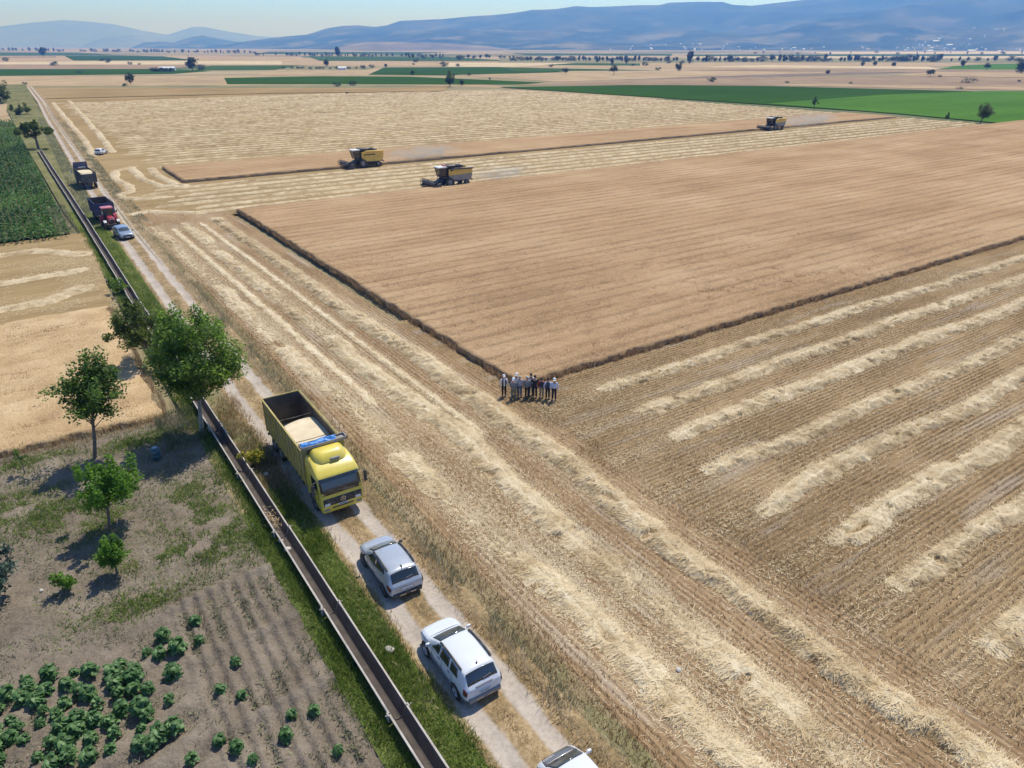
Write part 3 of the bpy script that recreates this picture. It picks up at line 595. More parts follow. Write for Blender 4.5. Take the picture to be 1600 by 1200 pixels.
# ------------------------------------------------------------------ raised concrete irrigation channel
m_conc = M('weathered_concrete', (0.40, 0.365, 0.32), .85, 0, .35, 1.2, .3, .5)
m_silt = M('brown_silt', (0.075, 0.060, 0.050), .9, 0, .35, 1.5, .5)
fl = empty('irrigation_channel', (7.47, 8, 0.11)); tag(fl, 'long raised concrete irrigation channel between garden and farm track', 'water channel')
def channel_piece(L, seed):
    rnd = random.Random(seed); q = MB()
    n = 12; prof = []
    for i in range(n+1):
        a = -1+2*i/n; prof.append((a*.37, .46-.54*(1-abs(a)**2.4)))
    inner = [(-.37, .46)]+prof[1:-1]+[(.37, .46)]
    outer = [(x*1.0+(.06 if x > 0 else -.06)*1.1, z-.06) for x, z in inner]
    loop = inner+[(.45, .46), (.45, .40)]+outer[::-1]+[(-.45, .40), (-.45, .46)]
    k = len(loop); vs = []
    for y_ in (0, L*.33, L*.66, L): vs += [(x+rnd.uniform(-.006, .006), y_, z+rnd.uniform(-.008, .008)) for x, z in loop]
    fs = []; mi = []
    for s_ in range(3):
        for i in range(k): fs.append((s_*k+i, s_*k+(i+1) % k, (s_+1)*k+(i+1) % k, (s_+1)*k+i)); mi.append(1 if 2 <= i < n else 0)
    for base, rev in ((0, 0), (3*k, 1)):
        for i in range(n):
            qd = (base+i, base+i+1, base+(k-1-2-i-1), base+(k-1-2-i)); fs.append(qd); mi.append(0)
    q.add(vs, fs); q.mi = mi; return q
pcs = [channel_piece(6.94, s_).build('channel_section', [m_conc, m_silt], fl) for s_ in range(3)]
col = MB(); col.box(-.51, -.44, -.10, .10, .10, .475, .015); col.box(.44, .51, -.10, .10, .10, .475, .015); col.box(-.3, .3, -.10, .10, -.16, -.11)
col.tube([(-.56, -.05, .47), (-.60, -.05, .50)], .035, 6); col.tube([(.56, -.05, .47), (.60, -.05, .50)], .035, 6)
cl = col.build('joint_collar', m_conc, fl)
foot = MB(); foot.box(-.42, .42, -.16, .16, -.22, -.11, .03); ft = foot.build('saddle', m_conc, fl); fl.scale = (.92, 1, 1)
for i in range(36):
    if i < 3: a, c_, d_ = pcs[i], (cl if i == 0 else cl.copy()), (ft if i == 0 else ft.copy())
    else: a, c_, d_ = pcs[i % 3].copy(), cl.copy(), ft.copy()
    yy = -38+i*7.0
    for ob in (a, c_, d_):
        if ob.name not in COL.objects: COL.objects.link(ob); ob.parent = fl
    dx = .15*math.sin(i*.35)*.4
    a.location = (dx, yy, 0); a.rotation_euler = (0, 0, random.Random(i).uniform(-.004, .004)); c_.location = (dx, yy-.03, 0); d_.location = (dx, yy+3.5, 0)
x, y = scatter(7.1, 7.85, 33.0, 36.2, 130, lambda x, y: np.exp(-((y-34.6)/.9)**2)); litter('straw_clump', 'tangle of dry stalks blocking the water channel', x, y, .35, .42, .4)
m_stone = M('pale_stone', (0.52, 0.48, 0.42), .8, 0, .2, 9, .5)
def rock(name, label, loc, r, group=None, mat=None, seed=0):
    bm = bmesh.new(); bmesh.ops.create_icosphere(bm, subdivisions=2, radius=r); rn = random.Random(seed)
    ax = [rn.uniform(.7, 1.2), rn.uniform(.7, 1.2), rn.uniform(.5, .8)]; ph = rn.uniform(0, 99)
    for q in bm.verts:
        d = 1+.35*(vn(q.co.x/r*1.3+ph, q.co.y/r*1.3+q.co.z/r, seed).item()-.5); q.co = Vector((q.co.x*ax[0]*d, q.co.y*ax[1]*d, q.co.z*ax[2]*d))
    me = bpy.data.meshes.new(name); bm.to_mesh(me); bm.free(); me.materials.append(mat or m_stone); o = link(name, me); o.location = loc; o.rotation_euler = (0, 0, rn.uniform(0, 6))
    return tag(o, label, 'stone', group)
gS = 'pale stones lying about'
rock('stone', 'broken concrete lump inside the channel near the straw tangle', (7.25, 32.6, .12), .15, gS, seed=3); rock('stone', 'second concrete lump inside the channel, nearer the camera', (7.3, 31.7, .12), .17, gS, seed=5)
rock('stone', 'flat grey stone in the green verge left of the white car', (8.75, 22.4, .08), .22, gS, seed=8); rock('stone', 'pale stones below the yellow flowering bush', (8.6, 39.7, .08), .2, gS, seed=9)
rock('stone', 'small white stone on bare soil beside the left edge shrub', (-3.6, 35.4, .05), .1, gS, seed=11); rock('stone', 'white stone on the stubble at the bottom, right of the cut-off car', (18.4, 14.5, .06), .12, gS, seed=12)

# ------------------------------------------------------------------ trees and shrubs
m_bark = M('bark', (0.17, 0.135, 0.10), .9, 0, .3, 4, .6); m_bark_pale = M('pale_bark', (0.33, 0.29, 0.24), .9, 0, .3, 4, .5)
L_BIG = leafmat('dark_leaf', [(0, (0.04, 0.08, 0.016)), (.5, (0.125, 0.205, 0.036)), (1, (0.23, 0.33, 0.075))], .6, .45, .4)
L_OLIVE = leafmat('olive_leaf', [(0, (0.035, 0.055, 0.014)), (.5, (0.09, 0.125, 0.027)), (1, (0.16, 0.20, 0.055))], .45)
L_MID = leafmat('mid_leaf', [(0, (0.035, 0.07, 0.018)), (.5, (0.10, 0.17, 0.036)), (1, (0.18, 0.265, 0.07))], .55)
L_LIGHT = leafmat('light_leaf', [(0, (0.04, 0.10, 0.012)), (.5, (0.11, 0.22, 0.025)), (1, (0.19, 0.32, 0.05))], .52)
L_BLUE = leafmat('blue_green_needle', [(0, (0.025, 0.05, 0.035)), (.5, (0.06, 0.105, 0.075)), (1, (0.12, 0.18, 0.13))], .25)
L_YEL = leafmat('yellow_blossom', [(0, (0.10, 0.14, 0.02)), (.4, (0.32, 0.30, 0.03)), (1, (0.62, 0.52, 0.04))], .35)
def tree(name, label, cat, loc, H, th, rx, ry, rz, leaf, nl, lsz, tr=.12, seed=0, bark=None, ncl=40, spread=.30, hollow=.35, lean=(0, 0), group=None, flat=0.0, crown='crown', lob=.35):
    rnd = random.Random(seed); rg = np.random.default_rng(seed)
    root = empty(name, loc); tag(root, label, cat, group)
    cz = H-rz; top = Vector((lean[0], lean[1], cz+rz*.25)); q = MB()
    pts = [Vector((0, 0, -.1))]+[Vector((top.x*k+rnd.uniform(-.06, .06)*H*.15, top.y*k+rnd.uniform(-.06, .06)*H*.15, top.z*k)) for k in (.25, .5, .75, 1)]
    q.tube(pts, [tr*1.25, tr*1.0, tr*.85, tr*.6, tr*.25], 8)
    # uneven crown: cluster centres on a lumpy shell and inside it
    cc = []
    ph = [rg.uniform(0, 9, 3) for _ in range(3)]
    for i in range(ncl):
        d = rg.normal(0, 1, 3); d /= np.linalg.norm(d); r = 1-hollow*rg.uniform(0, 1)**1.0
        lobe = 1+lob*(math.sin(3*math.atan2(d[1], d[0])+ph[0][0])*.5+math.sin(4*d[2]+ph[0][1])*.4+rg.uniform(-.5, .5)*.6)
        r *= lobe
        if d[2] < -.35: r *= .8
        cc.append(np.array([lean[0]+d[0]*r*rx, lean[1]+d[1]*r*ry, cz+d[2]*r*rz*(1-flat*(d[2] < 0))]))
    cc = np.array(cc)
    for c_ in cc[:min(ncl, 22)]:
        k = rnd.uniform(.35, .9); h0 = max(th*.8, min(top.z*k, c_[2]-.15*H)); s0 = Vector((top.x*h0/top.z, top.y*h0/top.z, h0)); e = Vector(c_)
        mid = (s0+e)/2+Vector((rnd.uniform(-.1, .1), rnd.uniform(-.1, .1), .05))*H*.12
        q.tube([s0, mid, e], [tr*.42, tr*.25, tr*.06], 5)
    q.build('trunk', bark or m_bark, root, 60)
    i = rg.integers(0, ncl, nl); sg = spread*min(rx, rz)
    off = rg.normal(0, 1, (nl, 3)); off /= (np.linalg.norm(off, axis=1)[:, None]+1e-6); off *= (rg.uniform(0, 1, nl)**.45)[:, None]
    P = cc[i]+off*sg*np.where((cc[i, 2] > cz+.25*rz)[:, None], np.array([[.72, .72, 1.55]]), np.array([[1.15, 1.15, .85]]))*(.7+.6*_h(i, i, seed))[:, None]
    tint = np.clip(_h(i, i*3, seed+3)*.45+rg.uniform(0, .55, nl), 0, 1)
    v, f, tt = leaf_cloud(P, lsz, .45, tint)
    mesh_np(crown, v, f, leaf, root, {'tint': tt})
    return root
tree('broadleaf_tree', 'tallest tree, with a dense dark green crown, beside the water channel', 'tree', (6.6, 47.6, 0), 8.9, 2.2, 2.65, 2.65, 3.45, L_BIG, 20000, .19, .13, 5, m_bark_pale, 110, .27, .5, (.55, -.35), lob=.15)
tree('broadleaf_tree', 'olive green tree half hidden behind the tallest tree', 'tree', (6.1, 61.5, 0), 5.6, 1.6, 2.5, 2.5, 2.0, L_OLIVE, 5000, .22, .13, 8, m_bark, 42, .30, .6, (-.6, 0), lob=.3)
tree('broadleaf_tree', 'slender young tree with an airy crown in front of the pale wheat', 'tree', (0.1, 48.0, 0), 7.4, 2.0, 2.0, 2.0, 2.6, L_MID, 8200, .18, .10, 15, m_bark, 80, .27, .75, (.85, -.6), lob=.22)
tree('broadleaf_tree', 'low spreading bright green fruit tree on the bare garden soil', 'fruit tree', (-0.2, 39.0, 0), 4.3, .9, 1.95, 1.8, 1.5, L_LIGHT, 7600, .16, .07, 23, m_bark, 64, .30, .75, (.4, -.25), lob=.25)
tree('shrub', 'knee high pruned bright green shrub, the larger of two in the garden', 'shrub', (-0.35, 34.7, 0), 2.15, .5, .68, .65, .85, L_LIGHT, 2600, .14, .05, 31, m_bark, 26, .42, .5)
tree('shrub', 'smallest round bright green shrub near the left side of the garden', 'shrub', (-2.6, 34.7, 0), 1.12, .25, .48, .45, .46, L_LIGHT, 800, .13, .04, 33, m_bark, 20, .42, .5)
tree('conifer', 'blue green feathery shrub cut off by the left edge of the photo', 'shrub', (-5.6, 35.8, 0), 2.8, .3, 1.25, 1.2, 1.3, L_BLUE, 5200, .16, .07, 37, m_bark, 60, .28, .6)
tree('sapling', 'thin grey green sapling in front of the wheat near the left edge', 'sapling', (-3.7, 48.3, 0), 1.7, .5, .38, .38, .5, L_MID, 220, .13, .03, 41, m_bark, 10, .4, .5)
tree('flowering_bush', 'yellow flowering bush between the water channel and the yellow truck', 'bush', (8.45, 41.1, 0), 1.35, .2, .72, .68, .6, L_YEL, 1700, .12, .03, 43, m_bark, 34, .34, .6)
tree('bush', 'dark round bush overgrowing the channel behind the small left plot', 'bush', (6.7, 84.5, 0), 1.7, .2, .8, .9, .8, L_BIG, 900, .2, .05, 47, m_bark, 20, .4, .5)
tree('broadleaf_tree', 'dark flat-topped tree over the far end of the water channel', 'tree', (7.6, 229, 0), 6.4, 2.2, 4.3, 4.3, 2.0, L_OLIVE, 3600, .5, .3, 51, m_bark, 40, .34, .5, (0, 0), flat=.3)
tree('bush', 'dark bush left of the farm track beyond the flat-topped tree', 'bush', (8.4, 352, 0), 4.0, .5, 3.4, 3, 2.0, L_OLIVE, 1300, .6, .15, 55, m_bark, 22, .4, .5)
tree('bush', 'tall bushy tree at the left edge of the photo by the far track', 'tree', (4.4, 434, 0), 9, 1.5, 4.2, 4.5, 4.4, L_OLIVE, 1800, .8, .25, 57, m_bark, 30, .36, .5)
tree('leaning_tree', 'dark leaning tree in the bright green field at the right edge', 'tree', (279, 125, 0), 6.4, 1.2, 2.6, 2.4, 2.7, L_OLIVE, 2200, .4, .2, 61, m_bark, 34, .34, .5, (1.0, 0))
tree('broadleaf_tree', 'thin small tree at the edge between the two green fields', 'tree', (287.5, 196, 0), 4.4, 1.1, 1.2, 1.2, 1.7, L_OLIVE, 800, .4, .1, 63, m_bark, 16, .4, .5)
tree('bush', 'little bush left of the dark leaning tree', 'bush', (278, 136, 0), 2.6, .3, .8, .8, 1.1, L_OLIVE, 350, .35, .08, 65, m_bark, 10, .4, .5)
tree('broadleaf_tree', 'round dark tree standing alone on the dirt bank behind the reaped field', 'tree', (253, 445, 0), 8.6, 1.6, 3.4, 3.4, 3.7, L_OLIVE, 2200, .7, .3, 67, m_bark, 34, .36, .5)

# broad-leaved garden plants: stem and a rosette of big leaves
m_squash = leafmat('squash_leaf', [(0, (0.035, 0.085, 0.022)), (.5, (0.09, 0.185, 0.05)), (1, (0.18, 0.31, 0.11))], .35, .5, .4)
m_stem = M('green_stem', (0.12, 0.20, 0.06), .7)
def squash(seed, n, H, R):
    rnd = random.Random(seed); root = empty('leafy_plant', (0, 0, 0)); q = MB(); V = []; Fc = []; T = []
    q.tube([(0, 0, -.05), (rnd.uniform(-.05, .05), rnd.uniform(-.05, .05), H*.5), (rnd.uniform(-.08, .08), rnd.uniform(-.08, .08), H)], [.022, .018, .008], 6)
    for i in range(n):
        a = i*2.4+rnd.uniform(-.3, .3); h = H*(.15+.85*i/n)*rnd.uniform(.85, 1.1); r = R*(1.35-.75*i/n)*rnd.uniform(.65, 1.15); tilt = rnd.uniform(-.4, .5); roll = rnd.uniform(-.3, .3)
        d = Vector((math.cos(a), math.sin(a), 0)); s_ = Vector((-d.y, d.x, 0)); base = Vector((0, 0, h*.9)); tip = d*r*.45+Vector((0, 0, h+.05))
        q.tube([base, tip], [.01, .006], 4)
        L = R*.72*rnd.uniform(.6, 1.1); w_ = L*.44; k = len(V); up = Vector((0, 0, 1))
        for u, wf, dz in ((-.12, .55, .02), (.12, 1, .03), (.45, .85, 0), (.8, .4, -.06), (1.0, 0, -.12)):
            for sgn in (-1, 0, 1): V.append(tip+d*L*u*.8+s_*w_*wf*sgn+up*(dz*L*2+tilt*L*max(u, 0)*.6-abs(sgn)*.08*L+sgn*roll*L))
        for j in range(4):
            for c_ in (0, 1): Fc.append((k+j*3+c_, k+j*3+c_+1, k+(j+1)*3+c_+1, k+(j+1)*3+c_))
        T += [rnd.uniform(.15, 1)]*15
    q.build('stem', m_stem, root); mesh_np('leaves', np.array([tuple(p_) for p_ in V]), np.array(Fc), m_squash, root, {'tint': np.array(T)}, True)
    return root
protos = [squash(71, 50, .48, .32), squash(72, 60, .56, .34), squash(73, 34, .36, .26), squash(74, 54, .50, .32)]
used = [0]*4
def plant(i, x, y, s, label, group):
    k = i % 4; o = protos[k] if not used[k] else copy_tree(protos[k]); used[k] = 1
    o.location = (x, y, 0); o.rotation_euler = (0, 0, i*1.7); o.scale = (s, s, s); tag(o, label, 'garden plant', group)
PX = [(305, 973, 'small plant alone at the top of the furrows'), (312, 1003, 'small drooping plant just below the topmost single plant'), (368, 1036, 'dark little plant in the middle of the furrows'), (345, 1079, 'left plant of the pair in the lower furrows'), (378, 1088, 'right plant of the pair in the lower furrows'),
      (447, 1152, 'sturdy plant standing alone with a sharp shadow low in the furrows'), (528, 1175, 'yellowish tall plant in the furrow nearest the channel'), (491, 1112, 'small pale plant in the furrow beside the channel verge'), (456, 1118, 'pale small plant above the sturdy lone plant'), (370, 1170, 'left plant of the two at the bottom of the furrows'), (395, 1188, 'right plant of the two at the bottom of the furrows'),
      (300, 1188, 'leafy plant at the bottom edge left of the furrows'), (343, 1159, 'weedy little plant at the foot of the middle furrow'), (255, 997, 'uppermost leafy plant of the patch'), (230, 1022, 'plant second from the top of the leafy patch'), (278, 1015, 'plant at the top right tip of the leafy patch'), (250, 1025, 'spreading plant in the top row of the leafy patch'),
      (270, 1056, 'single plant right of the leafy patch above the gap'), (265, 1095, 'bushy plant at the right rim of the leafy patch'), (272, 1140, 'right plant of the pair low in the leafy patch'), (250, 1152, 'left plant of the pair low in the leafy patch'), (235, 1168, 'plant with a dark shadow below the pair in the leafy patch')]
for i, (u, v_, lb) in enumerate(PX): plant(i, *G(u, v_, .1), random.Random(i).uniform(.85, 1.25)*(1.05 if i > 12 else .8), lb, 'single leafy garden plants')
rnd = random.Random(5); PA = [(205, 1075, 26, 30), (210, 1100, 24, 26), (170, 1055, 22, 16)]
cnt = 0
pts = []
while len(pts) < 52:
    u = rnd.uniform(-10, 235); v_ = rnd.uniform(1030, 1200)
    lim = 1075-(u*.26) if u < 150 else 1040+abs(u-190)*.4
    if v_ < lim or v_ > 1205-.25*max(0, u-80): continue
    x, y = G(u, v_, .1)
    if all((x-a)**2+(y-b_)**2 > .27 for a, b_ in pts): pts.append((x, y))
for i, (x, y) in enumerate(pts): plant(i+40, x, y, rnd.uniform(.75, 1.25), 'broad-leaved plant inside the dense leafy patch at the lower left corner', 'plants of the dense leafy patch')
# blue barrel in the shade of the big tree
m_blue = M('blue_plastic', (0.015, 0.075, 0.10), .45, 0, .15, 6, 0, .3)
q = MB(); q.lathe([(0, 0), (.26, 0), (.29, .05), (.29, .25), (.305, .27), (.29, .29), (.29, .5), (.305, .52), (.29, .54), (.28, .74), (.24, .8), (0, .8)], n=20)
o = q.build('barrel', m_blue, None, 40, (3.4, 45.6, 0)); tag(o, 'blue plastic barrel in the shade under the tallest tree', 'barrel')
q = MB(); q.lathe([(.0, .80), (.14, .80), (.14, .86), (0, .87)], n=16); q.build('lid', M('pale_lid', (.35, .42, .45), .5), o, 40)
# ------------------------------------------------------------------ vehicles
m_tyre = M('tyre_rubber', (0.025, 0.024, 0.023), .8, 0, .2, 5, .2, .45, .2); m_rim = M('alloy_rim', (0.42, 0.42, 0.43), .35, .8, .1, 6); m_rimd = M('dark_rim', (0.10, 0.10, 0.105), .4, .6)
m_glass = M('tinted_glass', (0.018, 0.024, 0.026), .06, 0, .2, 1.5, 0, None, .9); m_glass2 = M('windscreen_glass', (0.05, 0.065, 0.07), .06, 0, .35, 2.0, 0, None, .9)
m_blk = M('black_plastic', (0.022, 0.022, 0.024), .6, 0, .2, 5, 0, .25); m_gry = M('grey_plastic', (0.20, 0.20, 0.205), .5, 0, .1, 5, 0, .2); m_chrome = M('chrome', (0.6, 0.6, 0.62), .15, 1)
m_redl = M('red_lamp', (0.13, 0.022, 0.02), .2); m_clear = M('clear_lamp', (0.62, 0.62, 0.58), .12); m_plate = M('white_plate', (0.62, 0.62, 0.60), .5); m_ink = M('black_ink', (0.02, 0.02, 0.02), .6)
m_seam = M('panel_gap', (0.06, 0.06, 0.065), .7)
P_WHITE = M('white_paint', (0.62, 0.64, 0.66), .22, 0, .03, 1.2, 0, .10, .5, .7); P_SILV = M('silver_paint', (0.40, 0.43, 0.46), .28, .25, .04, 1.2, 0, .12, .5, .7); P_BLUEG = M('blue_grey_paint', (0.27, 0.33, 0.41), .28, .3, .05, 1.2, 0, .15, .5, .6)
P_WH2 = M('old_white_paint', (0.74, 0.75, 0.75), .35, 0, .04, 1.2, 0, .25)

SUV = [  # y, z0,w0, z1,w1, z2,w2, z3,w3, z4   rear -> front
 (-2.17, .42, .62, .62, .74, .84, .72, .90, .62, .91), (-2.12, .36, .74, .62, .86, .92, .80, .99, .70, 1.01), (-2.02, .30, .80, .64, .90, 1.00, .84, 1.08, .72, 1.10),
 (-1.74, .26, .83, .66, .91, 1.03, .86, 1.50, .68, 1.56), (-1.60, .25, .84, .66, .91, 1.03, .865, 1.54, .695, 1.62), (-1.10, .24, .84, .66, .91, 1.02, .865, 1.575, .70, 1.66), (-.20, .24, .84, .66, .905, 1.00, .86, 1.585, .70, 1.67),
 (.36, .24, .84, .66, .905, .99, .855, 1.50, .67, 1.58), (1.14, .24, .84, .66, .90, 1.01, .845, 1.09, .73, 1.13), (1.34, .24, .84, .66, .90, .99, .84, 1.06, .72, 1.10), (1.70, .25, .83, .66, .90, .95, .82, 1.02, .68, 1.05),
 (1.92, .28, .77, .62, .85, .89, .76, .96, .62, .99), (2.08, .34, .65, .60, .73, .80, .65, .86, .53, .89), (2.17, .40, .48, .58, .56, .72, .50, .76, .42, .78)]
def car(name, label, cat, loc, rz, paint, prof=SUV, L=1.0, Wd=1.0, Hh=1.0, hood=None, rails=True, style=0, group=None, small=False, antenna='stub', wsc=(.40, 1.12), hd=(1.2, 2.0), my=.86):
    root = empty(name, loc, rz); tag(root, label, cat, group)
    st = np.array(prof, float); st[:, 0] *= L
    for k in (2, 4, 6, 8): st[:, k] *= Wd
    for k in (1, 3, 5, 7, 9): st[:, k] *= Hh
    def ring(y):
        r = [np.interp(y, st[:, 0], st[:, k]) for k in range(1, 10)]
        return [(0, r[0]), (r[1], r[0]), (r[3], r[2]), (r[5], r[4]), (r[7], r[6]), (0, r[8])]
    def S(y, r, side):
        g = ring(y); i = min(int(r), 4); f_ = r-i
        crown = 0.0
        x = g[i][0]*(1-f_)+g[i+1][0]*f_; z = g[i][1]*(1-f_)+g[i+1][1]*f_
        if i == 4: z = g[5][1]-(g[5][1]-g[4][1])*(1-f_)**2
        if i == 3: x += .035*math.sin(math.pi*f_)*(g[4][1]-g[3][1])
        return Vector((x*side, y, z))
    def Nn(y, r, side):
        e = 1e-3; r1 = min(max(r, .002), 4.997); y1 = min(max(y, st[0, 0]+.01), st[-1, 0]-.01)
        a = S(y1+e, r1, side)-S(y1-e, r1, side); b_ = S(y1, r1+e, side)-S(y1, r1-e, side)
        n = a.cross(b_).normalized()*side
        return n if n.length > .5 else Vector((0, 0, 1))
    ys = []
    for a, b_ in zip(st[:-1, 0], st[1:, 0]): ys += list(np.linspace(a, b_, 3 if b_-a > .12 else 2)[:-1])
    ys.append(st[-1, 0]); rs = [0, .5, 1, 1.25, 1.6, 2, 2.4, 2.8, 3, 3.15, 3.6, 3.9, 4, 4.12, 4.5, 5]
    full = [(r, 1) for r in rs]+[(r, -1) for r in rs[-2::-1]][:-1]
    vs = [S(y, r, s_) for y in ys for r, s_ in full]; n = len(full); fs = []
    for i in range(len(ys)-1):
        for k in range(n): fs.append((i*n+k, i*n+(k+1) % n, (i+1)*n+(k+1) % n, (i+1)*n+k))
    fs.append(tuple(range(n))); fs.append(tuple((len(ys)-1)*n+k for k in range(n-1, -1, -1)))
    q = MB(); q.add(vs, fs); body = q.build('body', paint, root, 50); sm_ = body.modifiers.new('soften', 'SMOOTH'); sm_.factor = .5; sm_.iterations = 3; sb_ = body.modifiers.new('fine', 'SUBSURF'); sb_.levels = 1; sb_.render_levels = 1
    def patch(nm, mat, cor, off=.010, sides=(1, -1), nu=7, nv=5, parent=None):
        """cor: four (y, r) corners, in order round the patch"""
        out = []
        for s_ in sides:
            q = MB(); V = []
            for i in range(nu+1):
                for j in range(nv+1):
                    u, v_ = i/nu, j/nv
                    y = (cor[0][0]*(1-u)+cor[1][0]*u)*(1-v_)+(cor[3][0]*(1-u)+cor[2][0]*u)*v_
                    r = (cor[0][1]*(1-u)+cor[1][1]*u)*(1-v_)+(cor[3][1]*(1-u)+cor[2][1]*u)*v_
                    V.append(S(y, r, s_)+Nn(y, r, s_)*off)
            q.add(V, [(i*(nv+1)+j, (i+1)*(nv+1)+j, (i+1)*(nv+1)+j+1, i*(nv+1)+j+1) for i in range(nu) for j in range(nv)])
            o = q.build(nm, mat, parent or root, 40)
            md = o.modifiers.new('thick', 'SOLIDIFY'); md.thickness = .012; md.offset = -1; out.append(o)
        return out
    def across(nm, mat, y0, y1, r0, off=.010, parent=None, n=14, ybow=0.0):
        """a patch over the middle of the car from side to side"""
        q = MB(); V = []
        for i in range(n+1):
            k = -1+2*i/n; r = 5-abs(k)*(5-r0); s_ = 1 if k >= 0 else -1
            for j in range(6):
                y = y0+(y1-y0)*j/5+ybow*(k*k); V.append(S(y, r, s_)+Nn(y, r, s_)*off)
        q.add(V, [(i*6+j, (i+1)*6+j, (i+1)*6+j+1, i*6+j+1) for i in range(n) for j in range(5)])
        o = q.build(nm, mat, parent or root, 40); md = o.modifiers.new('thick', 'SOLIDIFY'); md.thickness = .012; md.offset = -1
        return o
    k = L
    ws = across('windscreen', m_glass2, wsc[0]*k, wsc[1]*k, 4.10, .008)
    across('scuttle', m_blk, wsc[1]*k, (wsc[1]+.10)*k, 4.06, .008)
    rw = across('rear_window', m_glass, -2.01*k, -1.75*k, 4.05, .012)
    if style == 0:
        for c_ in ([(.84*k, 3.12), (.16*k, 3.12), (.12*k, 3.86), (.36*k, 3.86)], [(.04*k, 3.12), (-.68*k, 3.12), (-.66*k, 3.86), (.02*k, 3.86)], [(-.82*k, 3.14), (-1.42*k, 3.2), (-1.30*k, 3.80), (-.80*k, 3.84)]): patch('side_window', m_glass, c_)
    else:
        for c_ in ([(.84*k, 3.12), (-.22*k, 3.14), (-.20*k, 3.86), (.36*k, 3.86)], [(-.27*k, 3.14), (-1.34*k, 3.5), (-1.22*k, 3.84), (-.26*k, 3.86)]): patch('side_window', m_glass, c_)
    if hood: across('bonnet', hood, hd[0]*k, hd[1]*k, 4.05, .006, n=10)
    if not small:
        patch('sill_cladding', m_gry if style == 0 else m_blk, [(-2.0*k, .75), (1.95*k, .75), (1.95*k, 1.45), (-2.0*k, 1.45)], .012, nu=14)
        for yy in (.72, -.12, -.98): patch('door_seam', m_seam, [(yy*k, 1.5), ((yy+.02)*k, 1.5), ((yy+.02)*k, 3.05), (yy*k, 3.05)], .004, nu=1, nv=6)
        for yy in (.05, -.82):
            for s_ in (1, -1):
                p_ = S(yy*k, 2.75, s_); q = MB(); q.box(p_.x-.02, p_.x+.035, p_.y-.02, p_.y+.16, p_.z-.02, p_.z+.02, .008); q.build('door_handle', m_blk if style == 0 else paint, root)
    if rails:
        for s_ in (1, -1):
            q = MB(); q.tube([S(.26*k, 4.02, s_)+Vector((0, 0, .0)), S(.18*k, 4.0, s_)+Vector((0, 0, .055)), S(-.7*k, 4.0, s_)+Vector((0, 0, .06)), S(-1.38*k, 4.0, s_)+Vector((0, 0, .055)), S(-1.48*k, 4.02, s_)], .05, 8); q.build('roof_rail', m_blk, root, 60)
    for s_ in (1, -1):
        p_ = S(my*k, 3.05, s_); q = MB(); q.box(p_.x*1.0-.02*s_ if s_ < 0 else p_.x-.02, p_.x+.09 if s_ > 0 else p_.x+.02, p_.y-.03, p_.y+.03, p_.z+.02, p_.z+.07)
        q.box(min(p_.x+.06*s_, p_.x+.25*s_), max(p_.x+.06*s_, p_.x+.25*s_), p_.y-.06, p_.y+.05, p_.z+.02, p_.z+.17, .035); mo = q.build('wing_mirror', paint if style == 0 else m_blk, root, 50)
    for yy in (-1.32*k, 1.33*k):
        for s_ in (1, -1):
            x_ = .905*Wd
            q = MB(); q.lathe([(0, -.02), (.405, -.02), (.405, .0), (.36, .008), (0, .008)][:5], 'x', (0, 0, 0), 28)
            for i_, p_ in enumerate(q.v): q.v[i_] = (s_*(x_-.012)+p_[0]*s_, yy+p_[1], .36+p_[2])
            q.build('wheel_arch', m_blk, root, 40)
            q = MB(); q.lathe([(.20, .10), (.30, .11), (.345, .08), (.355, .0), (.345, -.10), (.20, -.10)], 'x', (0, 0, 0), 28)
            wo = q.build('wheel', m_tyre, root, 50, (s_*(x_-.075), yy, .355))
            q = MB(); q.lathe([(0, .095*s_), (.07, .10*s_), (.09, .08*s_), (.19, .07*s_), (.21, .105*s_), (.225, .09*s_)], 'x', (0, 0, 0), 24)
            for a in range(5):
                t_ = a*2*math.pi/5; d = Vector((0, math.cos(t_), math.sin(t_))); q.tube([Vector((.088*s_, 0, 0))+d*.05, Vector((.092*s_, 0, 0))+d*.21], [.035, .026], 5)
            q.build('rim', m_rim if style == 0 else m_rimd, wo, 40)
    # rear: lamps, plate, bumper, wiper
    yr = st[0, 0]
    if style == 0:
        for s_ in (1, -1): patch('tail_lamp', m_redl, [(-2.13*k, 2.35), (-1.93*k, 2.35), (-1.93*k, 3.05), (-2.13*k, 3.05)], .016, (s_,))
        across('tailgate_trim', m_gry, -2.13*k, -2.10*k, 4.45, .01)
    else:
        for s_ in (1, -1): patch('tail_lamp', m_redl, [(-2.12*k, 2.4), (-1.78*k, 2.55), (-1.78*k, 2.95), (-2.12*k, 3.05)], .014, (s_,))
    q = MB(); q.box(-.74*Wd, .74*Wd, yr-.045, yr+.10, .33*Hh, .56*Hh, .04); q.build('rear_bumper', m_gry if style == 0 else m_blk, root, 40)
    if not small:
        q = MB(); q.box(-.42, -.12, yr-.058, yr-.03, .40, .46, .006); q.box(.12, .42, yr-.058, yr-.03, .40, .46, .006); q.build('bumper_insert', m_chrome, root)
    q = MB(); q.box(-.26, .26, yr-.02, yr+.03, .66*Hh, .78*Hh, .005); pl = q.build('number_plate', m_plate, root)
    q = MB()
    for i in range(7): q.box(-.21+i*.062, -.175+i*.062, yr-.024, yr-.019, .69*Hh, .75*Hh)
    q.build('plate_characters', m_ink, pl)
    q = MB(); a = S(-1.97*k, 5, 1)+Vector((0, -.03, .02)); q.tube([a+Vector((.02, 0, 0)), a+Vector((.38, .02, .06))], .012, 5); q.build('rear_wiper', m_gry, root)
    q = MB(); a = S(-1.55*k, 5, 1)
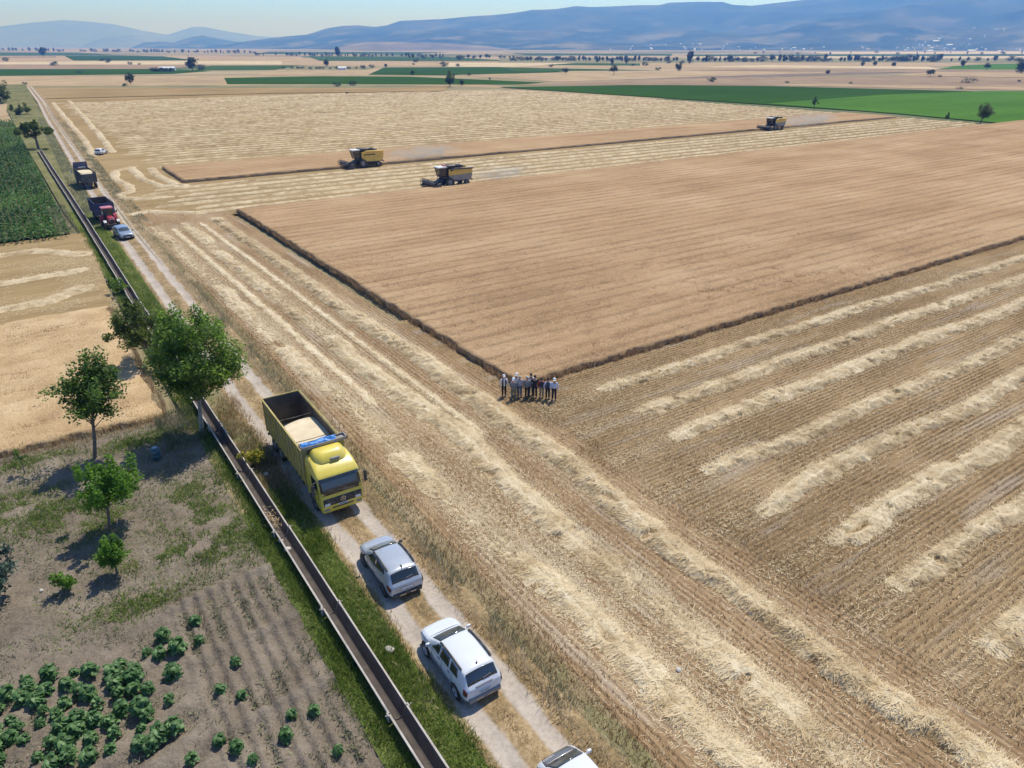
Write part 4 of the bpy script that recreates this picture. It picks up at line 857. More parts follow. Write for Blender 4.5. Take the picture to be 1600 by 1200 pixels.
    if antenna == 'fin': q.add([a+Vector((-.02, -.12, .0)), a+Vector((.02, -.12, .0)), a+Vector((.02, .12, .0)), a+Vector((-.02, .12, .0)), a+Vector((0, -.11, .09))], [(0, 1, 2, 3), (0, 1, 4), (1, 2, 4), (2, 3, 4), (3, 0, 4)])
    else: q.lathe([(.05, 0), (.045, .02), (.012, .03), (.008, .16), (0, .16)], 'z', (a.x, a.y, a.z-.005), 10)
    q.build('aerial', m_blk, root)
    # front: lamps, grille, plate
    yf = st[-1, 0]
    for s_ in (1, -1): patch('headlamp', m_clear, [(1.86*k, 2.35), (2.12*k, 2.3), (2.12*k, 2.9), (1.90*k, 2.98)], .012, (s_,))
    q = MB(); q.box(-.50, .50, yf-.03, yf+.012, .60*Hh, .77*Hh, .02); q.build('grille', m_blk, root)
    q = MB(); q.box(-.62*Wd, .62*Wd, yf-.06, yf+.035, .33*Hh, .54*Hh, .03); q.build('front_bumper', m_blk if style else m_gry, root, 40)
    q = MB(); q.box(-.26, .26, yf+.02, yf+.045, .44*Hh, .55*Hh, .004); q.build('number_plate', m_plate, root)
    return root, S, Nn
R = math.radians
car('parked_car', 'white sport utility vehicle with black roof rails parked last on the track', 'car', (10.80, 19.92, 0), R(-1), P_WHITE, group='cars parked on the farm track')
car('parked_car', 'silver grey crossover parked between the yellow truck and the white car', 'car', (10.98, 27.02, 0), R(-2), P_SILV, L=.985, Wd=1.01, Hh=.97, style=1, antenna='fin', group='cars parked on the farm track')
P_DK = M('dark_bonnet_paint', (0.075, 0.085, 0.095), .3, 0, .08, 1.5, 0, .2, .5, .5)
VAN = [s_ if s_[0] < -1 else None for s_ in SUV]
VAN = [s_ for s_ in VAN if s_]+[(.70, .24, .84, .66, .905, 1.02, .86, 1.62, .64, 1.68), (1.12, .24, .84, .66, .90, 1.03, .855, 1.58, .62, 1.64), (1.62, .24, .84, .66, .90, 1.04, .84, 1.16, .72, 1.20), (1.72, .25, .83, .66, .89, 1.0, .82, 1.10, .70, 1.14), (1.95, .28, .79, .62, .86, .92, .77, 1.00, .64, 1.04), (2.10, .34, .70, .60, .78, .84, .70, .90, .56, .93), (2.17, .40, .58, .58, .66, .76, .60, .80, .48, .82)]
r3, S3, N3 = car('parked_car', 'white roofed van with a short dark lettered bonnet, cut off by the bottom edge', 'van', (11.15, 11.72, 0), R(-2), P_WHITE, prof=VAN, wsc=(1.18, 1.60), hd=(1.70, 2.08), my=1.35, hood=P_DK, rails=False, group='cars parked on the farm track')
q = MB()
for i in range(6):   # a short row of small white capitals along the bonnet's front edge (illegible in the photo)
    x_ = -.62+i*.085; yy = 1.90
    def lp(dx, dy): 
        xx = x_+dx; s_ = 1 if xx >= 0 else -1; g = 4.05
        p_ = S3(yy+dy, 5-min(abs(xx)/.70, .93), s_); return p_+Vector((0, .004, .020))
    for a, b_ in (((0, 0), (0, .085)), ((0, .085), (.05, .085)), ((.05, .085), (.05, 0)) if i % 2 else ((0, .04), (.05, .04)), ((0, 0), (.05, 0))): q.tube([lp(*a), lp(*b_)], .010, 4)
q.build('lettering', m_plate, r3)
car('parked_car', 'blue grey car facing the camera in front of the red tractor', 'car', (10.95, 111.7, 0), R(180+6), P_BLUEG, style=1, rails=False, Hh=.95, antenna='fin', group='cars parked on the farm track')
car('parked_car', 'small old white car on the reaped field beyond the dark truck', 'car', (19.6, 208, 0), R(-28), P_WH2, rails=False, style=0, L=.9, Wd=.92, Hh=.88, small=True, group='cars parked on the farm track')

# ---- yellow grain truck
m_yel = M('yellow_paint', (0.66, 0.53, 0.07), .28, 0, .05, 1.3, 0, .14, .5, .6); m_yold = M('worn_yellow_paint', (0.40, 0.315, 0.075), .6, 0, .30, 1.6, .15, .55)
m_dark_in = M('stained_steel', (0.062, 0.058, 0.052), .75, .1, .35, 1.5, .2, .25); m_steel = M('grey_steel', (0.30, 0.29, 0.275), .5, .5, .2, 3, 0, .35); m_chas = M('black_chassis', (0.03, 0.028, 0.027), .7, .1, .2, 3, 0, .4)
m_grain, t, b = newmat('wheat_grain'); p = t.obj()
c = t.ramp(t.math('ADD', t.math('MULTIPLY', t.noise(p, 60, 3), .5), t.math('MULTIPLY', t.noise(p, 1.5, 4), .5)), [(.35, (0.50, 0.40, 0.25)), (.5, (0.62, 0.52, 0.35)), (.65, (0.72, 0.62, 0.45))])
t.put(b.inputs['Base Color'], c); b.inputs['Roughness'].default_value = .8; t.put(b.inputs['Normal'], t.bump(t.noise(p, 40, 3), .4, .01))
def truck_wheel(parent, x, y, r=.5, w_=.30, rim=None, dual=False):
    s_ = 1 if x > 0 else -1; h = w_/2
    q = MB(); q.lathe([(r*.55, h*.8), (r*.85, h), (r*.98, h*.75), (r, 0), (r*.98, -h*.75), (r*.85, -h), (r*.55, -h*.8)], 'x', (0, 0, 0), 28)
    if dual: q.lathe([(r*.55, h*.8-s_*w_*1.1), (r*.85, h-s_*w_*1.1), (r, -s_*w_*1.1), (r*.85, -h-s_*w_*1.1), (r*.55, -h*.8-s_*w_*1.1)], 'x', (0, 0, 0), 28)
    wo = q.build('wheel', m_tyre, parent, 50, (x, y, r))
    q = MB(); q.lathe([(0, s_*h*.9), (r*.18, s_*h*.9), (r*.22, s_*h*.5), (r*.5, s_*h*.4), (r*.56, s_*h*.85), (r*.6, s_*h*.8)], 'x', (0, 0, 0), 20); q.build('rim', rim or m_steel, wo, 40)
    return wo
tk = empty('grain_truck', (11.08, 38.15, 0), R(180-1.0)); tk.scale = (1, 1.04, 1); tag(tk, 'yellow grain truck with a high open body parked on the farm track', 'truck')
# local: +Y is the front.  body y -5.1 .. 2.55, cab 2.75 .. 5.0
q = MB(); q.box(-1.22, -1.16, -5.1, 2.55, 1.15, 3.32); [q.box(-1.27, -1.22, yy-.05, yy+.05, 1.1, 3.30) for yy in np.arange(-4.9, 2.6, .62)]; q.box(-1.275, -1.21, -5.1, 2.55, 3.30, 3.37); q.box(-1.26, -1.22, -5.1, 2.55, 2.2, 2.28)
sd = q.build('side_wall', [m_yold], tk); q = MB(); q.box(-1.157, -1.15, -5.05, 2.5, 1.2, 3.31); q.build('inner_lining', m_dark_in, sd)
q = MB(); q.box(1.16, 1.22, -5.1, 2.55, 1.15, 3.32); [q.box(1.22, 1.27, yy-.05, yy+.05, 1.1, 3.30) for yy in np.arange(-4.9, 2.6, .62)]; q.box(1.21, 1.275, -5.1, 2.55, 3.30, 3.37); q.box(1.22, 1.26, -5.1, 2.55, 2.2, 2.28)
sd = q.build('side_wall', [m_yold], tk); q = MB(); q.box(1.15, 1.157, -5.05, 2.5, 1.2, 3.31); q.build('inner_lining', m_dark_in, sd)
q = MB(); q.box(-1.15, 1.15, -5.12, -5.05, 1.15, 3.36); [q.box(xx-.04, xx+.04, -5.17, -5.12, 1.15, 3.33) for xx in (-1.0, -.35, .35, 1.0)]; tg_ = q.build('tailgate', m_yold, tk); q = MB(); q.box(-1.145, 1.145, -5.047, -5.04, 1.2, 3.3); q.build('inner_lining', m_dark_in, tg_)
q = MB(); q.box(-1.25, 1.25, 2.56, 2.62, 1.15, 3.62); [q.box(xx-.04, xx+.04, 2.62, 2.68, 1.15, 3.6) for xx in (-1.0, -.33, .33, 1.0)]; hb = q.build('headboard', m_yold, tk)
q = MB(); q.box(-1.3, 1.3, 2.45, 2.95, 3.63, 3.66); q.box(-1.32, 1.32, 2.42, 2.47, 3.6, 3.78); q.box(-1.32, 1.32, 2.93, 2.98, 3.6, 3.78); q.box(-1.33, -1.28, 2.42, 2.98, 3.6, 3.78); q.box(1.28, 1.33, 2.42, 2.98, 3.6, 3.78); q.build('catwalk_rack', m_steel, hb)
q = MB(); q.box(-1.15, 1.15, -5.05, 2.55, 1.08, 1.16); q.build('floor', m_dark_in, tk)
for yy in (-2.35, .75):
    q = MB(); q.tube([(-1.15, yy, 2.95), (0, yy, 2.92), (1.15, yy, 2.95)], .025, 6); q.build('cross_tie', m_chas, tk)
q = MB(); q.box(-.45, .45, -5.0, 4.7, .72, 1.06); q.box(-1.1, -.5, -.2, 1.2, .5, 1.0, .06); q.box(.5, 1.1, .2, 1.6, .5, 1.0, .06); q.box(-1.2, 1.2, -5.1, -5.0, .7, .85); q.build('chassis', m_chas, tk)
for yy, dl in ((-3.9, 1), (-2.6, 1), (3.55, 0)):
    for x_ in (-1.03, 1.03): truck_wheel(tk, x_, yy, .51, .30, m_steel, bool(dl))
for s_ in (-1, 1):
    q = MB(); q.box(min(s_*.75, s_*1.22), max(s_*.75, s_*1.22), -4.7, -1.9, 1.03, 1.07, .01); q.build('mudguard', m_chas, tk)
# cab: rings of a rounded rectangle, lofted upwards
def rrect(hw, yb, yf, rf, n=5):
    pts = [(-hw, yb), (hw, yb)]
    for i in range(n+1): a = math.pi/2*i/n; pts.append((hw-rf+rf*math.cos(a), yf-rf+rf*math.sin(a)))
    for i in range(n+1): a = math.pi/2+math.pi/2*i/n; pts.append((-hw+rf+rf*math.cos(a), yf-rf+rf*math.sin(a)))
    return pts
def loft_z(rows, q):
    n = None; V = []
    for z, hw, yb, yf, rf in rows:
        rr = rrect(hw, yb, yf, rf); n = len(rr); V += [(x, y, z) for x, y in rr]
    F = []
    for i in range(len(rows)-1):
        for k in range(n): F.append((i*n+k, i*n+(k+1) % n, (i+1)*n+(k+1) % n, (i+1)*n+k))
    F.append(tuple(range(n-1, -1, -1))); F.append(tuple((len(rows)-1)*n+k for k in range(n))); q.add(V, F)
cabrows = [(.50, 1.16, 2.85, 4.90, .13), (.75, 1.22, 2.80, 4.98, .13), (1.3, 1.23, 2.80, 5.0, .13), (1.72, 1.23, 2.80, 4.97, .13), (2.60, 1.21, 2.80, 4.70, .13), (2.72, 1.20, 2.80, 4.60, .15), (2.95, 1.18, 2.80, 4.24, .20), (3.12, 1.13, 2.82, 3.86, .26), (3.22, 1.02, 2.85, 3.4, .3)]
q = MB(); loft_z(cabrows, q); q.build('cab', m_yel, tk, 38)
q = MB(); loft_z([(3.10, .95, 2.95, 4.02, .45), (3.28, .93, 2.95, 3.95, .45), (3.50, .86, 2.98, 3.70, .42), (3.60, .70, 3.05, 3.5, .35)], q); df = q.build('roof_deflector', m_yel, tk, 45)
q = MB(); q.box(-.42, .10, 3.93, 4.045, 3.14, 3.30, .02); q.build('roof_vent', m_gry, df)
def cfy(z): return float(np.interp(z, [r[0] for r in cabrows], [r[3] for r in cabrows]))
def chw(z): return float(np.interp(z, [r[0] for r in cabrows], [r[1] for r in cabrows]))
def front_patch(nm, mat, z0, z1, k=.90, off=.014, x0=None, x1=None, parent=None, n=10, bot=1.0):
    q = MB(); V = []
    for j in range(5):
        z = z0+(z1-z0)*j/4
        for i in range(n+1):
            hw = chw(z)*k*(bot if j == 0 else 1); xa = -hw if x0 is None else x0; xb = hw if x1 is None else x1; x_ = xa+(xb-xa)*i/n
            ex = max(0, abs(x_)-(chw(z)-.13)); V.append((x_, cfy(z)+off-(.13-math.sqrt(max(.0004, .0169-ex*ex))), z))
    q.add(V, [(j*(n+1)+i, j*(n+1)+i+1, (j+1)*(n+1)+i+1, (j+1)*(n+1)+i) for j in range(4) for i in range(n)])
    o = q.build(nm, mat, parent or tk, 40); md = o.modifiers.new('thick', 'SOLIDIFY'); md.thickness = .02; md.offset = -1 
    return o
wsx = front_patch('windscreen', m_glass, 1.66, 2.60, .95, .016)
q = MB(); q.tube([(-.5, cfy(1.76)+.04, 1.76), (.15, cfy(2.15)+.04, 2.05)], .014, 5); q.tube([(.3, cfy(1.76)+.04, 1.76), (.9, cfy(2.15)+.04, 2.05)], .014, 5); q.build('wiper', m_blk, wsx)
gr = front_patch('grille', m_blk, .99, 1.44, .90, .02)
q = MB(); q.lathe([(.125, .0), (.15, .0), (.15, .03), (.125, .03)], 'y', (0, cfy(1.22)+.03, 1.24), 24)
for a in range(3):
    t_ = math.pi/2+a*2*math.pi/3; q.tube([(0, cfy(1.22)+.045, 1.24), (math.cos(t_)*.13, cfy(1.22)+.045, 1.24+math.sin(t_)*.13)], [.028, .008], 6)
q.build('star_emblem', m_chrome, gr)
for s_ in (-1, 1):
    q = MB(); q.box(min(s_*.72, s_*1.06), max(s_*.72, s_*1.06), cfy(1.1)-.10, cfy(1.1)+.03, .98, 1.16, .03); q.build('headlamp', m_clear, tk, 40)
    q = MB(); q.box(min(s_*.78, s_*1.08), max(s_*.78, s_*1.08), cfy(.72)-.10, cfy(.72)+.035, .68, .80, .02); q.build('fog_lamp', m_gry, tk, 40)
    q = MB(); q.box(min(s_*1.205, s_*1.232), max(s_*1.205, s_*1.232), 3.75, 4.55, 1.75, 2.45, .01); q.build('side_window', m_glass, tk)
    q = MB(); q.box(min(s_*1.2, s_*1.236), max(s_*1.2, s_*1.236), 3.68, 3.70, .9, 2.5); q.box(min(s_*1.2, s_*1.236), max(s_*1.2, s_*1.236), 4.6, 4.62, 1.2, 2.3); q.build('door_seam', m_seam, tk)
    q = MB(); q.tube([(s_*1.15, 4.62, 2.50), (s_*1.5, 4.78, 2.52), (s_*1.5, 4.78, 1.85), (s_*1.2, 4.7, 1.82)], .022, 6); q.box(min(s_*1.42, s_*1.60), max(s_*1.42, s_*1.60), 4.72, 4.84, 1.95, 2.42, .03); q.box(min(s_*1.42, s_*1.60), max(s_*1.42, s_*1.60), 4.72, 4.84, 1.72, 1.92, .03); q.build('wing_mirror', m_blk, tk, 40)
    q = MB(); q.lathe([(.60, -.05), (.60, .02), (.0, .02)], 'x', (0, 0, 0), 28)
    for i_, p_ in enumerate(q.v): q.v[i_] = (s_*1.21+p_[0]*s_, 3.55+p_[1], max(.56, .52+p_[2]))
    q.build('wheel_arch', m_blk, tk, 40)
    q = MB(); q.box(min(s_*1.0, s_*1.21), max(s_*1.0, s_*1.21), 4.15, 4.6, .52, .56); q.build('step', m_blk, tk)
front_patch('bumper_slot', m_blk, .76, .83, .5, .02)
q = MB(); q.box(-.27, .27, cfy(.92), cfy(.92)+.035, .87, .985, .004); pl = q.build('number_plate', m_plate, tk)
q = MB(); [q.box(-.21+i*.062, -.175+i*.062, cfy(.92)+.033, cfy(.92)+.04, .90, .955) for i in range(7)]; q.build('plate_characters', m_ink, pl)
# grain and tarpaulin resting on the truck
def heap(name, label, loc, rz, x0, x1, y0, y1, z0, zf, parent=None):
    X, Y = np.meshgrid(np.linspace(x0, x1, 30), np.linspace(y0, y1, 60)); Z = zf(X, Y)+.05*(fbm(X*1.2, Y*1.2, 91)-.5)
    v, f = grid_np(X, Y, np.maximum(Z, z0)); o = mesh_np(name, v, f, m_grain, None, None, True); o.location = loc; o.rotation_euler = (0, 0, rz)
    return tag(o, label, 'grain load')
hp = heap('grain_heap', 'pale heap of wheat grain in the body of the yellow truck', tk.location, tk.rotation_euler.z, -1.145, 1.145, -5.03, 2.55, 1.17,
     lambda X, Y: 1.2+1.42*np.clip(1.22-((Y+.1-.25*X)/3.0)**6-.10*np.abs(X)**2.5, 0, 1.08)); hp.scale = (1, 1.04, 1)
m_tarp = M('blue_tarpaulin', (0.035, 0.20, 0.52), .4, 0, .35, 5, .6)
q = MB(); nx_, ny_ = 34, 12; V = []
for i in range(nx_+1):
    for j in range(ny_+1):
        a = -1+2*j/ny_; xx = -.95+1.95*i/nx_+.05*math.sin(j*1.3+i*.2); fold = fbm(xx*3.0, j*.45, 77).item()
        V.append((xx, 2.70+.26*a+.04*math.sin(xx*5), 3.67+(.06+.26*fold)*max(0, 1-abs(a)**3)))
q.add(V, [(i*(ny_+1)+j, (i+1)*(ny_+1)+j, (i+1)*(ny_+1)+j+1, i*(ny_+1)+j+1) for i in range(nx_) for j in range(ny_)])
o = q.build('tarpaulin', m_tarp, None, 80); o.location = tk.location+Vector((-.25, 0, 0)); o.rotation_euler = tk.rotation_euler; o.scale = (1, 1.04, 1); tag(o, 'folded blue tarpaulin on the rack behind the yellow cab', 'tarpaulin')

# ---- dark truck seen from behind, carrying grain
m_dkb = M('dark_body_paint', (0.060, 0.062, 0.070), .6, .2, .3, 1.5, .1, .35); m_rust = M('rusty_brown_steel', (0.10, 0.066, 0.048), .7, .1, .3, 2, .1, .3); m_navy = M('navy_paint', (0.035, 0.045, 0.11), .5, .1, .2, 2, 0, .3)
def open_body(root, hw, y0, y1, zb, zt, mo, mi, tailz=None, front=None):
    for s_ in (-1, 1):
        q = MB(); q.box(min(s_*hw, s_*(hw-.06)), max(s_*hw, s_*(hw-.06)), y0, y1, zb, zt); [q.box(min(s_*hw, s_*(hw+.05)), max(s_*hw, s_*(hw+.05)), yy-.04, yy+.04, zb, zt-.02) for yy in np.arange(y0+.2, y1, .7)]; o = q.build('side_wall', mo, root)
        q = MB(); q.box(min(s_*(hw-.062), s_*(hw-.07)), max(s_*(hw-.062), s_*(hw-.07)), y0+.05, y1-.05, zb+.06, zt-.01); q.build('inner_lining', mi, o)
    q = MB(); q.box(-hw+.06, hw-.06, y0, y0+.06, zb, tailz or zt); [q.box(xx-.04, xx+.04, y0-.05, y0, zb, (tailz or zt)-.03) for xx in (-hw*.8, -hw*.27, hw*.27, hw*.8)]; o = q.build('tailgate', mo, root); q = MB(); q.box(-hw+.07, hw-.07, y0+.062, y0+.07, zb+.06, (tailz or zt)-.01); q.build('inner_lining', mi, o)
    q = MB(); q.box(-hw+.06, hw-.06, y1-.06, y1, zb, front or zt); o = q.build('headboard', mo, root); q = MB(); q.box(-hw+.07, hw-.07, y1-.07, y1-.062, zb+.06, (front or zt)-.02); q.build('inner_lining', mi, o)
    q = MB(); q.box(-hw+.06, hw-.06, y0+.06, y1-.06, zb, zb+.05); q.build('floor', mi, root)
t2 = empty('grain_truck', (11.55, 160.0, 0), R(3)); tag(t2, 'dark grain truck seen from behind, loaded with pale grain, beyond the tractor', 'truck')
open_body(t2, 1.25, -4.2, 2.6, 1.2, 3.0, m_dkb, m_dark_in, 2.75, 3.1)
q = MB(); loft_z([(.6, 1.15, 3.0, 5.0, .2), (1.6, 1.22, 3.0, 5.05, .2), (2.6, 1.2, 3.0, 4.9, .2), (3.1, 1.15, 3.0, 4.5, .3)], q); q.build('cab', m_dkb, t2, 40)
q = MB(); q.add([(-1.18, 3.0, 2.9), (1.18, 3.0, 2.9), (1.18, 4.3, 3.0), (-1.18, 4.3, 3.0), (-1.15, 2.95, 4.1), (1.15, 2.95, 4.1), (1.15, 3.15, 4.1), (-1.15, 3.15, 4.1)], [(0, 1, 5, 4), (1, 2, 6, 5), (2, 3, 7, 6), (3, 0, 4, 7), (4, 5, 6, 7)]); q.box(-1.22, 1.22, 2.88, 2.94, 2.7, 2.86); q.build('roof_deflector', m_navy, t2)
q = MB(); q.box(-.5, .7, 2.62, 2.9, 3.08, 3.2, .03); q.build('tarp_roll', m_plate, t2)
q = MB(); q.box(-.45, .45, -4.1, 4.8, .7, 1.15); q.build('chassis', m_chas, t2)
for yy in (-3.2, -1.9, 3.8):
    for x_ in (-1.05, 1.05): truck_wheel(t2, x_, yy, .5, .3)
for s_ in (-1, 1):
    q = MB(); q.box(s_*.9-.12, s_*.9+.12, -4.28, -4.2, .95, 1.08); q.build('tail_lamp', m_redl, t2)
    q = MB(); q.tube([(s_*1.2, 4.9, 2.5), (s_*1.55, 5.0, 2.5)], .02, 5); q.box(min(s_*1.45, s_*1.62), max(s_*1.45, s_*1.62), 4.95, 5.05, 1.9, 2.5, .02); q.build('wing_mirror', m_plate if s_ < 0 else m_blk, t2)
heap('grain_heap', 'heap of pale grain in the dark truck beyond the tractor', t2.location, t2.rotation_euler.z, -1.17, 1.17, -4.1, 2.5, 1.25, lambda X, Y: 1.3+1.5*np.clip(1.15-((Y+.3)/2.9)**4-.10*np.abs(X)**2.5, 0, 1.0))

# ---- red tractor with a dark trailer, facing the camera
m_red = M('red_paint', (0.42, 0.028, 0.045), .35, 0, .1, 2, 0, .2, .5, .4); m_pink = M('faded_red_roof', (0.50, 0.13, 0.16), .5, 0, .12, 2, 0, .3); m_palef = M('pale_fender', (0.62, 0.62, 0.63), .4)
tr = empty('tractor', (10.35, 120.4, 0), R(180+3)); tag(tr, 'red tractor with a pale red cab roof, facing the camera on the track', 'tractor')
q = MB(); loft_z([(.85, .36, .5, 2.5, .12), (1.3, .40, .5, 2.62, .15), (1.6, .36, .5, 2.5, .2), (1.7, .24, .5, 2.3, .18)], q); bn = q.build('bonnet', m_red, tr, 40)
q = MB(); q.box(-.30, .30, 2.58, 2.64, .92, 1.4, .03); q.build('grille', m_blk, bn); 
for s_ in (-1, 1): q = MB(); q.box(s_*.2-.08, s_*.2+.08, 2.60, 2.66, 1.40, 1.5, .02); q.build('headlamp', m_clear, bn)
q = MB(); q.box(-.3, .3, -1.0, 2.2, .5, .95, .05); q.box(-.6, .6, 1.75, 2.05, .45, .62); q.box(-.45, .45, 2.5, 2.95, .5, .85, .04); q.build('chassis', m_chas, tr)
q = MB(); q.add([(-.72, -.85, 1.1), (.72, -.85, 1.1), (.62, .55, 1.1), (-.62, .55, 1.1), (-.66, -.7, 2.62), (.66, -.7, 2.62), (.62, .5, 2.62), (-.62, .5, 2.62)], [(0, 1, 5, 4), (1, 2, 6, 5), (2, 3, 7, 6), (3, 0, 4, 7), (4, 5, 6, 7), (3, 2, 1, 0)]); q.build('cab_glass', m_glass, tr)
for a, b_ in (((-.72, -.85, 1.1), (-.66, -.7, 2.65)), ((.72, -.85, 1.1), (.66, -.7, 2.65)), ((.62, .55, 1.1), (.62, .5, 2.65)), ((-.62, .55, 1.1), (-.62, .5, 2.65))): q = MB(); q.tube([a, b_], .045, 6); q.build('cab_post', m_blk, tr)
q = MB(); q.box(-.78, .78, -.9, .68, 2.63, 2.82, .07); q.build('roof', m_pink, tr, 40)
for s_ in (-1, 1):
    truck_wheel(tr, s_*.88, -.45, .82, .45, m_red); truck_wheel(tr, s_*.85, 1.9, .58, .34, m_red)
    q = MB(); q.prism([(-1.25, 1.15), (-1.0, 1.55), (-.45, 1.74), (.15, 1.6), (.45, 1.15), (.38, 1.12), (.1, 1.52), (-.45, 1.65), (-.95, 1.48), (-1.18, 1.12)], s_*.66, s_*1.12); q.build('rear_fender', m_red, tr)
    q = MB(); q.prism([(1.45, 1.1), (1.65, 1.24), (1.95, 1.28), (2.25, 1.22), (2.45, 1.05), (2.4, 1.03), (2.2, 1.17), (1.95, 1.22), (1.68, 1.18), (1.5, 1.06)], s_*.68, s_*1.06); q.build('front_fender', m_palef, tr)
    q = MB(); q.tube([(s_*.62, .5, 2.2), (s_*1.1, .7, 2.2)], .02, 5); q.box(s_*1.12-.09, s_*1.12+.09, .66, .74, 2.05, 2.4, .02); q.build('wing_mirror', m_blk, tr)
q = MB(); q.tube([(.45, .75, 1.5), (.45, .75, 2.5)], .05, 8); q.build('exhaust', m_blk, tr)
tl = empty('trailer', (10.25, 126.2, 0), R(180+3)); tag(tl, 'dark blue open trailer with a rusty inside behind the red tractor', 'trailer')
open_body(tl, 1.25, -3.0, 2.9, 1.1, 2.9, m_navy, m_rust)
q = MB(); q.box(-.4, .4, -2.8, 2.8, .75, 1.08); q.tube([(-.3, 2.8, .9), (0, 4.4, .75)], .06, 6); q.tube([(.3, 2.8, .9), (0, 4.4, .75)], .06, 6); q.build('drawbar', m_chas, tl)
for yy in (-1.6, -.4):
    for x_ in (-1.05, 1.05): truck_wheel(tl, x_, yy, .46, .3)

# ---- combine harvesters
m_cyel = M('harvester_yellow', (0.76, 0.49, 0.08), .45, 0, .12, 1.5, 0, .25); m_cgry = M('dusty_grey_panel', (0.30, 0.275, 0.235), .7, 0, .2, 1.5, 0, .4); m_cdk = M('dark_machine_steel', (0.045, 0.046, 0.052), .6, .2, .3, 2, 0, .3); m_croof = M('cream_roof', (0.74, 0.72, 0.68), .4, 0, .05, 2, 0, .2)
def harvester(loc, rz, label, lower, stripe, redtop):
    r = empty('combine_harvester', loc, rz); tag(r, label, 'harvester', 'combine harvesters at work'); add = lambda nm, mt, fn, sm=None: (lambda q: (fn(q), q.build(nm, mt, r, sm))[1])(MB())
    for s_ in (-1, 1):
        add('upper_panel', m_cyel, lambda q: q.prism([(-4.2, 2.35), (-4.0, 3.15), (-3.2, 3.38), (.9, 3.25), (.95, 2.2), (-2.6, 2.2)], s_*1.38, s_*1.45))
        add('lower_panel', lower, lambda q: q.prism([(-4.15, 2.32), (-2.6, 2.17), (.95, 2.17), (.6, 1.55), (-.2, 1.25), (-3.3, 1.15), (-4.0, 1.5)], s_*1.36, s_*1.43))
        if stripe: add('side_stripe', m_blk, lambda q: q.prism([(-2.3, 2.5), (-2.3, 2.72), (.3, 2.72), (.5, 2.5)], s_*1.45, s_*1.465))
    add('body', m_cdk, lambda q: q.prism([(-3.9, 1.4), (-3.9, 3.0), (-3.1, 3.22), (.9, 3.15), (.9, 1.2), (-.5, .95), (-3.2, .95)], -1.35, 1.35))
    add('rear_hood', m_cyel, lambda q: q.prism([(-4.3, 2.3), (-4.15, 3.12), (-3.25, 3.40), (-1.5, 3.36), (-1.5, 3.24), (-3.1, 3.24), (-4.0, 2.95), (-4.15, 2.3)], -1.36, 1.36))
    add('straw_chute', m_cgry, lambda q: q.prism([(-4.0, 1.5), (-4.6, .95), (-4.5, .8), (-3.6, 1.1)], -.9, .9))
    add('grain_tank', m_cdk, lambda q: q.add([(-1.1, -1.9, 3.2), (1.1, -1.9, 3.2), (1.1, .8, 3.2), (-1.1, .8, 3.2), (-1.38, -2.2, 3.85), (1.38, -2.2, 3.75), (1.38, .95, 3.9), (-1.38, .95, 3.9), (-1.0, -1.8, 3.5), (1.0, -1.8, 3.5), (1.0, .7, 3.5), (-1.0, .7, 3.5)], [(0, 1, 5, 4), (1, 2, 6, 5), (2, 3, 7, 6), (3, 0, 4, 7), (4, 5, 9, 8), (5, 6, 10, 9), (6, 7, 11, 10), (7, 4, 8, 11), (8, 9, 10, 11)]))
    add('engine_cover', m_cdk, lambda q: (q.box(-1.0, 1.0, -3.0, -2.25, 3.36, 3.6, .05), q.tube([(.7, -2.5, 3.5), (.7, -2.5, 4.0)], .07, 8)))
    cb = add('cab', m_glass, lambda q: q.add([(-.85, 1.0, 1.95), (.85, 1.0, 1.95), (.80, 2.25, 2.0), (-.80, 2.25, 2.0), (-.9, .95, 3.5), (.9, .95, 3.5), (.88, 2.65, 3.5), (-.88, 2.65, 3.5)], [(0, 1, 5, 4), (1, 2, 6, 5), (2, 3, 7, 6), (3, 0, 4, 7), (4, 5, 6, 7), (3, 2, 1, 0)]))
    q = MB(); q.box(-1.0, 1.0, .9, 2.85, 3.5, 3.72, .07); q.build('roof', m_croof, cb, 40)
    for a, b_ in (((-.85, 1.0, 1.9), (-.9, .95, 3.5)), ((.85, 1.0, 1.9), (.9, .95, 3.5)), ((.80, 2.25, 1.95), (.88, 2.65, 3.5)), ((-.80, 2.25, 1.95), (-.88, 2.65, 3.5))): q = MB(); q.tube([a, b_], .05, 6); q.build('window_post', m_blk, cb)
    add('platform', m_cdk, lambda q: (q.box(-1.4, 1.4, .9, 2.0, 1.78, 1.92), q.tube([(1.38, 1.0, 1.9), (1.38, 1.0, 2.7), (1.38, 1.95, 2.7), (1.38, 1.95, 1.9)], .03, 6), q.tube([(1.5, 1.9, .5), (1.38, 1.8, 1.85)], .04, 6), q.tube([(1.5, 1.5, .5), (1.38, 1.4, 1.85)], .04, 6)))
    add('unloading_auger', m_cyel if not redtop else m_cdk, lambda q: q.tube([(-1.55, .6, 3.0), (-1.6, -.2, 3.35), (-1.6, -4.2, 3.2)], .16, 10))
    add('feeder_house', m_cdk, lambda q: q.prism([(1.4, 1.1), (1.4, 1.75), (3.3, .95), (3.3, .35)], -.6, .6))
    add('header', m_cdk, lambda q: (q.prism([(3.2, .25), (3.25, 1.05), (3.4, 1.05), (3.45, .45), (4.4, .18), (4.4, .10)], -2.6, 2.6), q.prism([(3.2, .2), (3.2, 1.1), (3.9, .85), (5.2, .15), (5.0, .1)], -2.68, -2.6), q.prism([(3.2, .2), (3.2, 1.1), (3.9, .85), (5.2, .15), (5.0, .1)], 2.6, 2.68), q.tube([(-2.58, 3.75, .55), (2.58, 3.75, .55)], .22, 12)))
